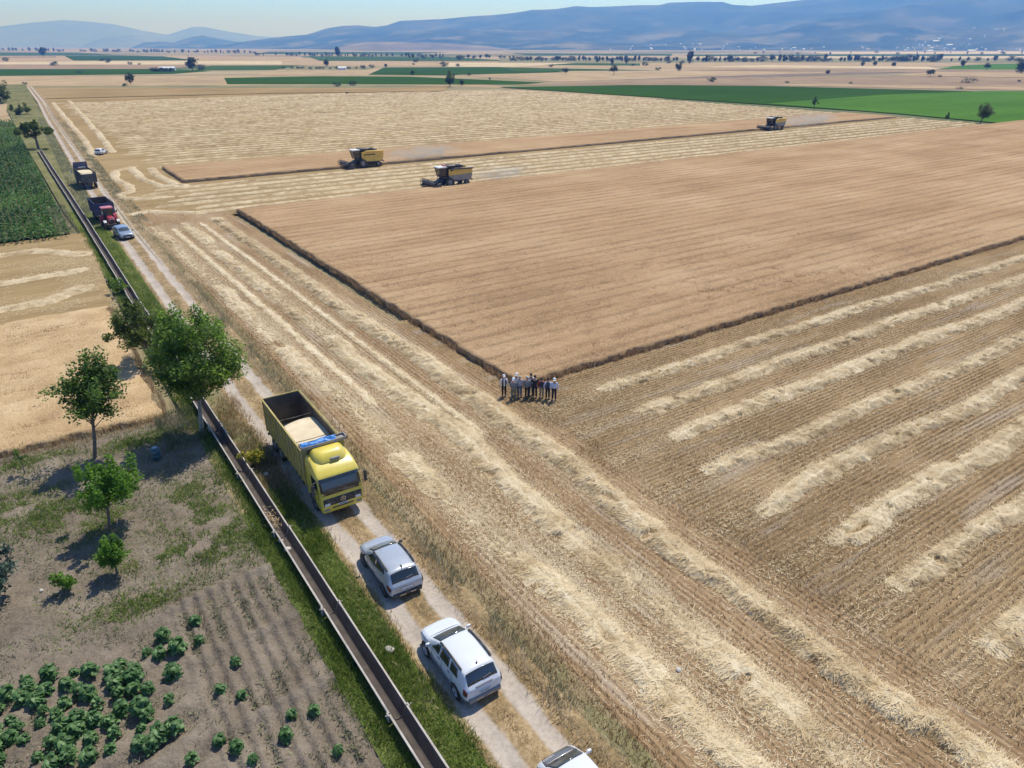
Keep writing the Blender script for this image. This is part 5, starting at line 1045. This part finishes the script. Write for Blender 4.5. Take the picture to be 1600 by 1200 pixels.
    def reel(q):
        for a in range(6):
            t_ = a*math.pi/3; yy, zz = 4.35+.55*math.cos(t_), .95+.55*math.sin(t_); q.tube([(-2.55, yy, zz), (2.55, yy, zz)], .045, 5)
            for x_ in (-2.5, -.8, .8, 2.5): q.tube([(x_, 4.35, .95), (x_, yy, zz)], .025, 4)
        q.tube([(-2.5, 4.35, .95), (2.5, 4.35, .95)], .30, 12)
        for x_ in (-2.55, 2.55): q.lathe([(.5, x_-.02), (.58, x_-.02), (.58, x_+.02), (.5, x_+.02)], 'x', (0, 4.35, .95), 18)
        for x_ in (-2.63, 2.63): q.tube([(x_, 3.25, 1.1), (x_, 4.35, .95)], .05, 6)
    add('reel', m_cdk, reel)
    for s_ in (-1, 1):
        truck_wheel(r, s_*1.45, .75, .88, .6, m_steel); truck_wheel(r, s_*1.25, -2.95, .58, .42, m_steel)
    if redtop: add('tarp_bundle', m_pink, lambda q: q.box(-.5, .7, .75, 1.3, 3.6, 3.95, .08))
    return r
HL = [((64.8, 153.4, 0), R(90), 'yellow combine harvester cutting the edge of the narrow uncut strip', m_cyel, True, False), ((68.4, 121.6, 0), R(90), 'nearest combine harvester, dusty grey below yellow, behind the big wheat block', m_cgry, False, True), ((203.5, 152.2, 0), R(90), 'farthest combine harvester, small in front of the green field', m_cgry, False, False)]
for a in HL: harvester(*a)

# ------------------------------------------------------------------ people posing in a row at the corner of the wheat
m_skin = M('skin', (0.44, 0.27, 0.19), .55, 0, .06, 8); m_hairb = M('black_hair', (0.02, 0.016, 0.014), .6); m_hairg = M('grey_hair', (0.40, 0.39, 0.38), .7); m_shoe = M('dark_shoe', (0.03, 0.026, 0.022), .5)
def cloth(n, c): return M(n, c, .85, 0, .12, 14, .3)
CL = dict(white=cloth('white_cloth', (.72, .73, .75)), pblue=cloth('pale_blue_cloth', (.52, .60, .74)), lgrey=cloth('light_grey_cloth', (.38, .41, .46)), grey=cloth('grey_cloth', (.21, .225, .23)), black=cloth('black_cloth', (.022, .022, .027)), dark=cloth('charcoal_cloth', (.05, .05, .06)),
          red=cloth('red_cloth', (.42, .05, .045)), olive=cloth('grey_green_cloth', (.14, .155, .12)), jean=cloth('denim_cloth', (.12, .15, .20)), tan=cloth('tan_cloth', (.30, .235, .165)), navy=cloth('dark_blue_cloth', (.05, .065, .10)))
DG = []
def skinmesh(name, V, E, Rr, mat, parent, sub=1):
    me = bpy.data.meshes.new(name); me.from_pydata(V, E, []); o = link(name, me, parent)
    o.modifiers.new('skin', 'SKIN'); s_ = o.modifiers.new('sub', 'SUBSURF'); s_.levels = sub; s_.render_levels = sub
    for i, q in enumerate(me.skin_vertices[0].data): q.radius = Rr[i] if hasattr(Rr[i], '__len__') else (Rr[i], Rr[i]); q.use_root = (i == 0)
    me.materials.append(mat); o.modifiers['skin'].use_smooth_shade = True
    DG.append(o); return o
def person(x, y, rz, h, label, top, legs, hat=None, hair=None, vest=None, arm=0, shoe=None, shirtfront=None):
    k = h/1.75; root = empty('person', (x, y, 0), rz); tag(root, label, 'person', 'people posing at the wheat corner'); root.scale = (k, k, k)
    P = dict(pel=(0, 0, .96), wai=(0, 0, 1.12), che=(0, .01, 1.32), nb=(0, .01, 1.47), nk=(0, 0, 1.53), hd=(0, -.015, 1.62), ct=(0, .0, 1.71))
    V = []; E = []; Rr = []; ix = {}
    def vtx(n, p, r, link_=None):
        ix[n] = len(V); V.append(p); Rr.append(r)
        if link_: E.append((ix[link_], ix[n]))
    vtx('pel', P['pel'], (.13, .10)); vtx('wai', P['wai'], (.13, .095), 'pel'); vtx('che', P['che'], (.155, .105), 'wai'); vtx('nb', P['nb'], (.075, .065), 'che'); vtx('nk', P['nk'], (.055, .055), 'nb'); vtx('hd', P['hd'], (.078, .095), 'nk'); vtx('ct', P['ct'], (.068, .08), 'hd'); vtx('ns', (0, -.115, 1.615), .012, 'hd')
    SV = []
    for s_ in (-1, 1):
        n = 'L' if s_ < 0 else 'R'; out = .05 if arm == 0 else .02
        sh = (s_*.185, .01, 1.41); el = (s_*(.235+out), .02, 1.14); wr = (s_*(.235+out), -.05, .90) if arm == 0 else (s_*.10, -.16, 1.02)
        vtx(n+'sh', sh, .055, 'che'); vtx(n+'el', el, .042, n+'sh'); vtx(n+'wr', wr, .029, n+'el'); pm = (wr[0]*.99, wr[1]-.012, wr[2]-.07) if arm == 0 else (wr[0]-s_*.06, wr[1]-.02, wr[2]-.03)
        vtx(n+'pm', pm, (.036, .018), n+'wr')
        d = Vector(pm)-Vector(wr); d.normalize(); sd_ = Vector((0, 1, 0)) if arm == 0 else Vector((0, 0, 1))
        for f_ in range(4):
            b_ = Vector(pm)+sd_*(-.026+.017*f_)+d*.03; vtx(n+'f%d' % f_, tuple(b_), .009, n+'pm'); vtx(n+'g%d' % f_, tuple(b_+d*(.04+.008*math.sin(f_))+Vector((-s_*.012, 0, 0))), .008, n+'f%d' % f_)
        tb = Vector(pm)-sd_*.035; vtx(n+'t0', tuple(tb-d*.005), .010, n+'pm'); vtx(n+'t1', tuple(tb-sd_*.02+d*.03), .009, n+'t0')
        vtx(n+'hp', (s_*.095, 0, .90), .085, 'pel'); vtx(n+'kn', (s_*.10, -.01, .50), .055, n+'hp'); vtx(n+'an', (s_*.11, .01, .09), .038, n+'kn'); vtx(n+'to', (s_*.12, -.13, .035), (.035, .025), n+'an')
    body = skinmesh('body', V, E, Rr, m_skin, root, 1)
    # trousers, shirt, shoes
    tv = [(0, 0, .97), (-.095, 0, .88), (-.10, -.01, .50), (-.11, .01, .10), (.095, 0, .88), (.10, -.01, .50), (.11, .01, .10), (0, 0, 1.05)]
    skinmesh('trousers', tv, [(0, 1), (1, 2), (2, 3), (0, 4), (4, 5), (5, 6), (0, 7)], [(.16, .13), .11, .082, .07, .11, .082, .07, (.15, .12)], legs, body)
    sv = [(0, 0, .86), (0, 0, 1.10), (0, .01, 1.33), (0, .01, 1.47)]; se = [(0, 1), (1, 2), (2, 3)]; sr = [(.175, .14), (.162, .128), (.185, .135), (.09, .08)]
    for s_ in (-1, 1):
        out = .05 if arm == 0 else .02; i = len(sv); wr = (s_*(.235+out), -.045, .93) if arm == 0 else (s_*.13, -.145, 1.03)
        sv += [(s_*.19, .01, 1.405), (s_*(.235+out), .02, 1.14), wr]; se += [(2, i), (i, i+1), (i+1, i+2)]; sr += [.07, .056, .046]
    skinmesh('shirt', sv, se, sr, top, body)
    if vest: skinmesh('vest', [(0, 0, .86), (0, 0, 1.10), (0, .01, 1.30), (0, .01, 1.40), (0, .01, 1.47)], [(0, 1), (1, 2), (2, 3), (3, 4)], [(.195, .16), (.19, .158), (.215, .17), (.205, .15), (.12, .10)], vest, body)
    if shirtfront:
        q = MB(); q.prism([(-.15, .90), (-.16, 1.10), (-.165, 1.30), (-.14, 1.42), (-.08, 1.45), (-.06, 1.3), (-.06, .92)], -.05, .05); q.build('shirt_front', shirtfront, body)
    for s_ in (-1, 1):
        q = MB(); q.box(s_*.115-.05, s_*.115+.05, -.19, .075, 0, .085, .028); q.build('shoe', shoe or m_shoe, body, 60)
    if hair or not hat:
        q = MB(); q.lathe([(.098, -.045), (.106, .0), (.098, .06), (.06, .105), (0, .118)], 'z', (0, .018, 1.65), 16); q.build('hair', hair or m_hairb, body, 80)
    if hat:
        q = MB(); q.lathe([(.108, .0), (.11, .05), (.095, .10), (.05, .13), (0, .135)], 'z', (0, 0, 1.665), 16)
        q.add([(-.085, -.07, 1.675), (.085, -.07, 1.675), (.07, -.19, 1.655), (-.07, -.19, 1.655), (-.085, -.07, 1.69), (.085, -.07, 1.69), (.07, -.19, 1.668), (-.07, -.19, 1.668)], [(0, 1, 2, 3), (7, 6, 5, 4), (0, 4, 5, 1), (1, 5, 6, 2), (2, 6, 7, 3), (3, 7, 4, 0)]); q.build('cap', hat, body, 60)
    q = MB(); [q.lathe([(0, -.006), (.013, 0), (0, .006)], 'y', (s_*.033, -.108, 1.638), 8) for s_ in (-1, 1)]; q.build('eyes', m_ink, body)
    return root
PE = [(787.5, 619.5, 1.78, 'person at the left end in a white cap and dark vest over a white shirt', 'white', 'black', 'white', None, 'dark', 0, 'white'),
 (802, 624, 1.74, 'person in a pale hat, grey shirt and grey green trousers, second from the left', 'grey', 'olive', 'white', None, None, 1, None),
 (812, 620.5, 1.76, 'white haired person in a light grey shirt and jeans', 'lgrey', 'jean', None, 'g', None, 0, None),
 (823.5, 622, 1.80, 'person in a dark grey shirt and black trousers with arms folded at the waist', 'grey', 'black', None, 'g', None, 1, None),
 (835.5, 621, 1.84, 'tallest person, dressed all in black with black hair', 'black', 'black', None, 'b', None, 0, None),
 (846, 621.5, 1.66, 'person in a red shirt and dark vest with tan trousers', 'red', 'tan', None, 'b', 'dark', 0, None),
 (855.5, 623.5, 1.72, 'person in a dark cap and dark blue vest over a pale shirt', 'pblue', 'black', 'black', None, 'navy', 0, None),
 (865.5, 625.5, 1.80, 'person at the right end in a white cap, pale blue shirt and black trousers', 'pblue', 'black', 'white', None, None, 0, None),
 (807, 616.5, 1.77, 'person in a white shirt half hidden behind the grey shirt and pale hat', 'white', 'dark', 'white', None, None, 0, None),
 (829.5, 616.5, 1.76, 'person in a white shirt half hidden between the grey shirt and the all black clothes', 'white', 'jean', None, 'b', None, 0, None)]
for i, (u, v_, h, lb, tp_, lg, ht, hr, vs_, ar, sf) in enumerate(PE):
    x, y = G(u, v_)
    person(x, y, math.atan2(-x, y)+R(random.Random(i).uniform(-14, 14)), h, lb, CL[tp_], CL[lg], CL[ht] if ht else None, {'g': m_hairg, 'b': m_hairb}.get(hr), CL[vs_] if vs_ else None, ar, None, CL[sf] if sf else None)
dg = bpy.context.evaluated_depsgraph_get()
for o in DG:
    me = bpy.data.meshes.new_from_object(o.evaluated_get(dg)); o.modifiers.clear(); o.data = me
# ------------------------------------------------------------------ trees scattered over the plain
m_far = leafmat('far_leaf', [(0, (0.018, 0.034, 0.016)), (.5, (0.040, 0.070, 0.028)), (1, (0.075, 0.115, 0.045))], .25)
def far_mesh(kind, seed):
    rg = np.random.default_rng(seed); q = MB(); q.tube([(0, 0, -.03), (.02, 0, .3), (0, .01, .7)], [.035, .028, .012], 5)
    cz, rx, rz = {'round': (.56, .40, .42), 'tall': (.54, .22, .46), 'umbrella': (.70, .52, .28), 'bush': (.42, .75, .44), 'wide': (.45, 1.5, .45)}[kind]
    d = rg.normal(0, 1, (26, 3)); d /= np.linalg.norm(d, axis=1)[:, None]; d *= rg.uniform(.45, 1.08, (26, 1)); cc = d*np.array([rx, rx, rz])+np.array([0, 0, cz])
    n = 620; i = rg.integers(0, 26, n); P = cc[i]+rg.normal(0, .085, (n, 3))*np.array([rx/.4, rx/.4, 1]); P[:, 2] = np.maximum(P[:, 2], .03)
    v, f, tt = leaf_cloud(P, .13, .4, np.clip(_h(i, i*2, seed)*.5+rg.uniform(0, .5, n), 0, 1))
    nv = len(q.v); V = np.concatenate([np.array([tuple(p) for p in q.v]), v]); fs = [list(a) for a in q.f]+(f+nv).tolist()
    me = bpy.data.meshes.new('far_tree'); me.from_pydata(V.tolist(), [], fs)
    a = me.attributes.new('tint', 'FLOAT', 'POINT'); a.data.foreach_set('value', np.concatenate([np.zeros(nv), tt]).astype(np.float32))
    me.materials.append(m_far); return me
FM = {k: [far_mesh(k, s_) for s_ in (1+i*10, 2+i*10, 3+i*10)] for i, k in enumerate(('round', 'tall', 'umbrella', 'bush', 'wide'))}
FN = [0]
def far_tree(kind, u, vb, hpx, label, group, name=None):
    x, y = G(u, vb); d = math.hypot(math.hypot(x, y), CAM_H); px = d*.96/F_PX; FN[0] += 1
    nm = name or {'bush': 'bush', 'wide': 'bush'}.get(kind, 'tree'); o = link(nm, FM[kind][FN[0] % 3]); H = hpx*px
    o.location = (x, y, -.3); o.scale = (H, H, H); o.rotation_euler = (0, 0, FN[0]*1.9); tag(o, label, 'bush' if nm == 'bush' else 'tree', group); return o
gI = 'trees and bushes standing alone on the plain'
for a in [('round', 68, 88, 10.5, 'dark round tree near the left end of the horizon'), ('round', 204, 130.5, 13.5, 'round dark tree alone on the tan field at the upper left'), ('bush', 195, 134, 4.5, 'small dark bush at the foot of the round lone tree'), ('round', 301, 110, 17, 'tallest tree of the pair beside the green strip, upper left'), ('bush', 315, 109, 8, 'bush right of the tall tree beside the green strip'),
          ('bush', 85, 102, 6, 'bush on the pale field below the dark round horizon tree'), ('bush', 9, 95.5, 5, 'bush on the tan field at the left edge'), ('bush', 170, 97.5, 6, 'dark bush at the end of the small green field, upper left'), ('bush', 159, 95, 4, 'tiny bush left of the small green field end'), ('bush', 203, 100.5, 4, 'little bush on the pale strip, upper left'), ('bush', 218, 101, 2.6, 'tiny bush right of the little bush on the pale strip'),
          ('wide', 124, 114, 4, 'low bush in the long green strip at the left'), ('bush', 39, 131.5, 3.5, 'tiny bush beside the field road at the left'), ('round', 510, 103.5, 9.5, 'round tree on the tan field below the tall horizon tree'), ('tall', 528, 89, 13, 'tallest dark tree in the horizon tree line left of centre'), ('bush', 527, 134.5, 7, 'bush on the dirt bank below the green field, left of the slim one'), ('bush', 551, 133, 7.5, 'slim bush at the lower edge of the green field'),
          ('bush', 567, 107, 6, 'bush at the left end of the dark green field'), ('bush', 581, 105.5, 5, 'small bush above the left end of the dark green field'), ('round', 603, 105, 5, 'small round tree above the dark green field'), ('round', 645, 117, 7, 'dark round tree in the dark green field'), ('bush', 694, 103.5, 7.5, 'broad dark bush on the edge of the tan field above the dark green one'), ('bush', 715, 103.5, 4.5, 'bush right of the broad dark bush'),
          ('round', 722, 132.5, 8, 'small tree right of the round tree on the dirt bank'), ('bush', 733, 117.5, 4, 'tiny bush at the lower edge of the dark green field'), ('bush', 765, 123.5, 3, 'tiny bush on the tan field right of the dark green one'), ('bush', 646, 101, 3, 'tiny bush on the tan field near the centre'), ('bush', 650, 97, 5.5, 'dark bush on the green line near the centre'), ('bush', 717, 93.5, 6, 'bush in front of the central tree line'), ('bush', 543, 146.5, 4, 'tiny dark bush on the ditch in the far reaped field'),
          ('umbrella', 883, 116, 8.5, 'pale umbrella shaped tree on the tan field'), ('umbrella', 959, 117, 13, 'umbrella shaped dark tree alone on the wide tan field'), ('round', 1060, 110.5, 11, 'egg shaped dark tree right of the umbrella shaped one'), ('bush', 1028, 109.5, 5, 'small bush between the umbrella and the egg shaped tree'), ('bush', 1008, 102.5, 6, 'bush above the small one between the two lone trees'), ('bush', 989, 102.5, 4, 'little bush left of the bush above the lone trees'), ('bush', 861, 104.5, 4.5, 'bush above the dark green field right of centre'),
          ('tall', 1078, 99, 17, 'highest clump of poplars beside the far road'), ('bush', 1066, 99, 5, 'bush at the foot of the highest poplars'), ('bush', 1112, 127.5, 7.5, 'dark bush on the grey ploughed land'), ('round', 1293, 116, 6, 'small tree on the right part of the grey ploughed land'), ('round', 1347, 103, 6, 'first of three bushes on the pale stubble at the right'), ('round', 1367, 103, 6.5, 'second of three bushes on the pale stubble at the right'), ('round', 1396, 104, 6, 'third of three bushes on the pale stubble at the right'),
          ('umbrella', 1453, 119.5, 9, 'small tree with a thin trunk on the tan field at the right'), ('bush', 1468, 120, 3, 'tiny bush right of the thin trunked tree'), ('wide', 1513, 129.5, 7, 'long dark thicket on the brown land at the right'), ('wide', 1500, 138.5, 3.5, 'low brown hedge beside the bright green field'), ('round', 1504, 104, 8, 'pale bushy tree above the green field at the right'), ('umbrella', 1541, 109.5, 8, 'tree in front of the green field at the right edge'), ('round', 1596, 114, 17, 'big dark tree cut off by the right edge'),
          ('bush', 1230, 129.5, 3.5, 'tiny bush above the dark green field'), ('bush', 1329, 130.5, 3, 'tiny bush above the bright green field'), ('bush', 1592, 127.5, 3, 'tiny bush near the right edge'), ('bush', 1045, 98.5, 6, 'bush left of the highest poplars'), ('tall', 956, 101, 8, 'small pointed tree below the far tree row'), ('round', 979, 98.5, 7, 'round tree just below the far tree row'), ('round', 933, 97.5, 6, 'dark tree just below the far tree row')]:
    far_tree(*a, gI)
rnd = random.Random(11)
for k in range(7): far_tree('bush', 238+k*5.3, 111.3, rnd.uniform(4.5, 6.2), 'bush in the dark clump beside the white sheds at the upper left', 'bushes of the dark clump')
def row(u0, u1, vf, h0, h1, step, label, group, kinds=('round', 'tall', 'bush')):
    u = u0
    while u < u1:
        if rnd.random() < .88: far_tree(rnd.choice(kinds), u, vf(u)+rnd.uniform(-.5, .5), rnd.uniform(h0, h1), label, group)
        u += step*rnd.uniform(.5, 1.5)
row(800, 1060, lambda u: 94.5+(u-800)*.003, 4.5, 8, 5.2, 'tree of the long row along the far road, between the centre and the poplars', 'trees along the far road')
row(1090, 1470, lambda u: 96, 5, 9.5, 6.2, 'tree of the long row along the far road, right of the poplars', 'trees along the far road right of the poplars')
row(1400, 1600, lambda u: 95.5, 4, 7, 11, 'low tree of the broken row near the right edge', 'trees of the broken row at the right')
row(400, 700, lambda u: 86.5+(u-400)*.008, 3, 5.2, 6.5, 'tree of the horizon tree line left of centre', 'trees of the horizon tree line')
row(640, 810, lambda u: 90.8, 3.5, 6, 7, 'tree of the central tree line on the plain', 'trees of the central tree line', ('round', 'bush'))
row(-10, 400, lambda u: 79.5+u*.009, 2.5, 4.8, 7.5, 'tree of the hazy tree line under the left mountains', 'trees of the left tree line')
row(430, 560, lambda u: 107.3, 2.5, 4, 9, 'bush of the hedge on the green strip left of centre', 'bushes of the hedge', ('bush',))
row(1180, 1600, lambda u: 84+rnd.uniform(-1.5, 1.5), 2, 4, 22, 'small tree on the hazy fields below the town', 'trees below the town')
m_shed = M('white_sheet_metal', (.75, .75, .74), .5); m_bale = M('straw_bale', (.55, .45, .29), .9)
def shed(name, label, u, v_, w_, l_, h, cat, group, mats, rz=0.0):
    x, y = G(u, v_); q = MB(); q.box(-l_/2, l_/2, -w_/2, w_/2, -.5, h); q.m = 1
    q.add([(-l_/2-.2, -w_/2-.3, h), (l_/2+.2, -w_/2-.3, h), (l_/2+.2, w_/2+.3, h), (-l_/2-.2, w_/2+.3, h), (-l_/2-.2, 0, h+w_*.22), (l_/2+.2, 0, h+w_*.22)], [(0, 1, 5, 4), (2, 3, 4, 5), (1, 2, 5), (3, 0, 4), (3, 2, 1, 0)])
    o = q.build(name, mats); o.location = (x, y, 0); o.rotation_euler = (0, 0, rz); return tag(o, label, cat, group)
shed('shed', 'white shed roofs beside the dark bush clump at the upper left', 262, 110, 6, 16, 2.5, 'shed', None, [m_shed, m_shed], -.5)
shed('shed', 'low white shed on the edge of the green field left of centre', 535, 108.6, 5, 9, 2, 'shed', None, [m_shed, m_shed], -.5)
q = MB(); q.box(-1.4, 1.4, -1.1, 1.1, -.3, 2.6, .3); b0 = q.build('bale_stack', m_bale); 
for i in range(24):
    o = b0 if i == 0 else b0.copy()
    if i: COL.objects.link(o)
    x, y = G(-6+i*4.0, 90.3-i*.03); o.location = (x, y, 0); o.rotation_euler = (0, 0, i*.7); tag(o, 'pale stack in the dotted row on the tan field at the upper left', 'stack', 'pale stacks in a dotted row')

# ------------------------------------------------------------------ mountains: real relief, kilometres away
m, t, b = newmat('forested_slope'); p = t.pos()
c = t.ramp(t.noise(p, .0016, 6, .62), [(.36, (0.025, 0.040, 0.022)), (.52, (0.055, 0.072, 0.036)), (.66, (0.11, 0.105, 0.06))])
z_ = t.xyz(p)[2]; low = t.math('SUBTRACT', 1.0, t.step(z_, 40, 330)); k = t.math('MULTIPLY', t.step(t.noise(t.scale(p, (1, 1, 3)), .0028, 5, .6), .50, .66), t.math('ADD', t.math('MULTIPLY', low, .55), .10))
t.put(b.inputs['Base Color'], t.mix(k, c, (0.24, 0.22, 0.14))); b.inputs['Roughness'].default_value = 1; b.inputs['Specular IOR Level'].default_value = 0; m_mtn = m
m_mtn2 = fieldmat('bare_far_slope', [(0.10, 0.09, 0.06), (0.19, 0.16, 0.11), (0.28, 0.24, 0.17)], None, 1, 0, 1, .0012, None, 0, None, 0, 0, .004)
m_mtn3 = fieldmat('hazed_rocky_slope', [(0.11, 0.13, 0.125), (0.16, 0.185, 0.175), (0.21, 0.24, 0.22)], None, 1, 0, 1, .0012, None, 0, None, 0, 0, .004)  # bare rock, paler and bluish: distance haze put into its colour
def px_dir(u, v_):
    xc = (u-800)/F_PX; yc = -(v_-600)/F_PX; X = xc; Y = math.cos(PITCH)+yc*math.sin(PITCH); Zz = -math.sin(PITCH)+yc*math.cos(PITCH); h = math.hypot(X, Y)
    return (X*math.cos(AZ)+Y*math.sin(AZ))/h, (-X*math.sin(AZ)+Y*math.cos(AZ))/h, Zz/h
def ridge(name, prof, d0, dr, d1, mat, nr=30, step=4, rough=.20, seed=0, pw=1.25, foot=None):
    us = np.arange(prof[0][0], prof[-1][0]+.1, step); vv = np.interp(us, [q_[0] for q_ in prof], [q_[1] for q_ in prof])
    ds = np.r_[np.linspace(d0, dr, nr), np.linspace(dr, d1, 8)[1:]]
    X = np.zeros((len(ds), len(us))); Y = X.copy(); Z = X.copy()
    for j, (u, v_) in enumerate(zip(us, vv)):
        dx, dy, sl = px_dir(u, v_); zr = CAM_H+dr*sl; f0 = d0 if foot is None else float(np.interp(u, [q_[0] for q_ in foot], [q_[1] for q_ in foot]))
        for i, d in enumerate(ds):
            tt = np.clip((d-f0)/(dr-f0), 0, 1) if d <= dr else 1-.9*((d-dr)/(d1-dr))**1.3
            X[i, j] = dx*d; Y[i, j] = dy*d; Z[i, j] = zr*tt**pw
    tn = np.clip(Z/(Z.max()+1), 0, 1); env = np.where((ds <= dr)[:, None], np.sin(np.pi*np.clip(Z/(np.maximum(Z.max(0), 1)[None, :]), 0, 1))**.8, .2)
    nz = fbm(X/900, Y/900, seed, 5)-.5; gul = np.abs(fbm(X/1500+3, Y/1500, seed+4, 4)-.5)*2
    Z = Z+env*Z.max(0)[None, :]*rough*(nz*1.6-gul*.9)-3
    v, f = grid_np(X, Y, Z); o = mesh_np(name, v, f, mat, None, None, True); tag(o, kind='structure'); return us, ds, X, Y, Z
MAIN = [(300, 74), (345, 70), (400, 62), (440, 57), (480, 53.5), (510, 44), (535, 40), (560, 39), (585, 41.5), (605, 39), (625, 32), (650, 31), (690, 29.5), (735, 25), (770, 23), (800, 20), (830, 15.5), (870, 13.5), (900, 9), (925, 10.5), (955, 9.5), (1000, 7.5), (1030, 7.5), (1045, 3.6), (1090, 2.2), (1130, 2.6), (1145, 7), (1175, 8.5), (1200, 5.5), (1245, 0.5), (1300, -5), (1400, -14), (1500, -20), (1620, -22), (1760, -15)]
main = ridge('mountains', MAIN, 4700, 9200, 12500, m_mtn, 44, 4, .42, 5, 1.35, [(300, 8600), (430, 7600), (560, 5600), (900, 5000), (1700, 4700)])
ridge('foothill', [(515, 77), (545, 69), (570, 65), (600, 64.5), (660, 66), (700, 67), (760, 71), (800, 77)], 5000, 5700, 7000, m_mtn2, 12, 4, .15, 9)
ridge('mountains', [(-150, 46), (0, 41), (50, 35), (100, 31), (135, 33), (180, 38), (225, 48), (262, 54), (300, 42), (318, 41.5), (345, 47), (400, 56), (470, 60)], 16500, 19500, 21500, m_mtn3, 14, 5, .15, 12, 1.3)
ridge('hills', [(120, 75), (150, 62), (180, 55.5), (205, 56), (230, 64), (250, 74)], 12500, 14500, 16000, m_mtn3, 12, 4, .15, 15, 1.2)
ridge('hills', [(200, 76), (225, 66), (250, 64), (270, 66), (300, 57), (316, 54.5), (335, 58), (365, 64), (420, 68), (460, 75)], 9500, 11500, 13500, m_mtn, 12, 4, .15, 18, 1.2)

# town on the lower slopes
m_wall = M('white_wall', (.78, .77, .74), .8); m_roof = M('pale_roof', (.62, .50, .44), .8); m_roofw = M('white_roof', (.82, .82, .82), .6)
us, ds, MX, MY, MZ = main
hm = []
for l_, w_, h in ((13, 8, 5), (20, 9, 5), (10, 8, 11), (38, 13, 5)):
    q = MB(); q.box(-l_/2, l_/2, -w_/2, w_/2, -6, h); q.m = 1; q.add([(-l_/2-.5, -w_/2-.6, h), (l_/2+.5, -w_/2-.6, h), (l_/2+.5, w_/2+.6, h), (-l_/2-.5, w_/2+.6, h), (-l_/2-.5, 0, h+w_*.3), (l_/2+.5, 0, h+w_*.3)], [(0, 1, 5, 4), (2, 3, 4, 5), (1, 2, 5), (3, 0, 4), (3, 2, 1, 0)])
    for rf in (m_roof, m_roofw):
        o = q.build('house', [m_wall, rf]); hm.append(o)
rnd = random.Random(3); spots = []
for k in range(95):
    z_ = rnd.random()
    u = rnd.gauss(1520, 60) if z_ < .6 else (rnd.uniform(1080, 1420) if z_ < .85 else rnd.uniform(960, 1100)); i = rnd.randint(1, 13 if z_ < .6 else 9)
    if u > 1640: continue
    j = int((u-us[0])/4); spots.append((MX[i, j]+rnd.uniform(-60, 60), MY[i, j]+rnd.uniform(-60, 60), MZ[i, j], u))
for n_, (x, y, z, u) in enumerate(spots):
    k = rnd.choice([0, 0, 1, 2, 3, 4, 5, 5, 7]) ; o = hm[k].copy(); COL.objects.link(o); o.location = (x, y, z+2); o.rotation_euler = (0, 0, rnd.uniform(-1, 1))
    if u > 1430: tag(o, 'pale house of the hillside town at the right, under the mountain', 'house', 'houses of the hillside town')
    else: tag(o, 'pale house scattered along the mountain foot left of the town', 'house', 'houses along the mountain foot')
for o in hm: bpy.data.objects.remove(o)

# ------------------------------------------------------------------ air: dust behind the harvesters, haze over the plain
def dust(name, label, loc, size, dens, seed):
    m = bpy.data.materials.new('dust'); m.use_nodes = True; t = NT(m); m.node_tree.nodes.remove(m.node_tree.nodes['Principled BSDF'])
    pv = t.new('ShaderNodeVolumePrincipled'); pv.inputs['Color'].default_value = (.96, .92, .85, 1); pv.inputs['Anisotropy'].default_value = .1
    o_ = t.obj(); ln = t.new('ShaderNodeVectorMath', operation='LENGTH'); t.put(ln.inputs[0], o_)
    f_ = t.math('SUBTRACT', 1.0, t.step(ln.outputs['Value'], .15, .98)); nz = t.step(t.noise(t.scale(o_, (3.0, 1.2, 1.2)), 1.3, 4, .6), .36, .72)
    t.put(pv.inputs['Density'], t.math('MULTIPLY', t.math('MULTIPLY', f_, nz), dens)); m.node_tree.links.new(pv.outputs[0], m.node_tree.nodes['Material Output'].inputs['Volume'])
    bm = bmesh.new(); bmesh.ops.create_icosphere(bm, subdivisions=3, radius=1.0); me = bpy.data.meshes.new(name); bm.to_mesh(me); bm.free(); me.materials.append(m)
    o = link(name, me); o.location = loc; o.scale = size; return tag(o, label, 'dust', None, 'stuff')
dust('dust_cloud', 'pale dust trailing behind the yellow harvester at the uncut strip', (80, 154.5, 1.6), (12, 4.0, 2.4), .5, 1)
dust('dust_cloud', 'dust trailing behind the nearest harvester', (80, 121.5, 1.3), (9, 3.0, 2.0), .4, 2)
dust('dust_cloud', 'dust trailing far behind the farthest harvester', (222, 153, 1.8), (20, 5, 2.8), .3, 3)
m = bpy.data.materials.new('haze'); m.use_nodes = True; t = NT(m); m.node_tree.nodes.remove(m.node_tree.nodes['Principled BSDF'])
pv = t.new('ShaderNodeVolumePrincipled'); pv.inputs['Color'].default_value = (.14, .36, 1.0, 1); pv.inputs['Absorption Color'].default_value = (1, 1, 1, 1); pv.inputs['Density'].default_value = 1.9e-4; pv.inputs['Anisotropy'].default_value = 0.3
m.node_tree.links.new(pv.outputs[0], m.node_tree.nodes['Material Output'].inputs['Volume'])
q = MB(); q.box(-23000, 23000, -3500, 23000, -1.4, 650); o = q.build('haze', m); tag(o, 'pale blue haze over the plain', 'haze', None, 'stuff')
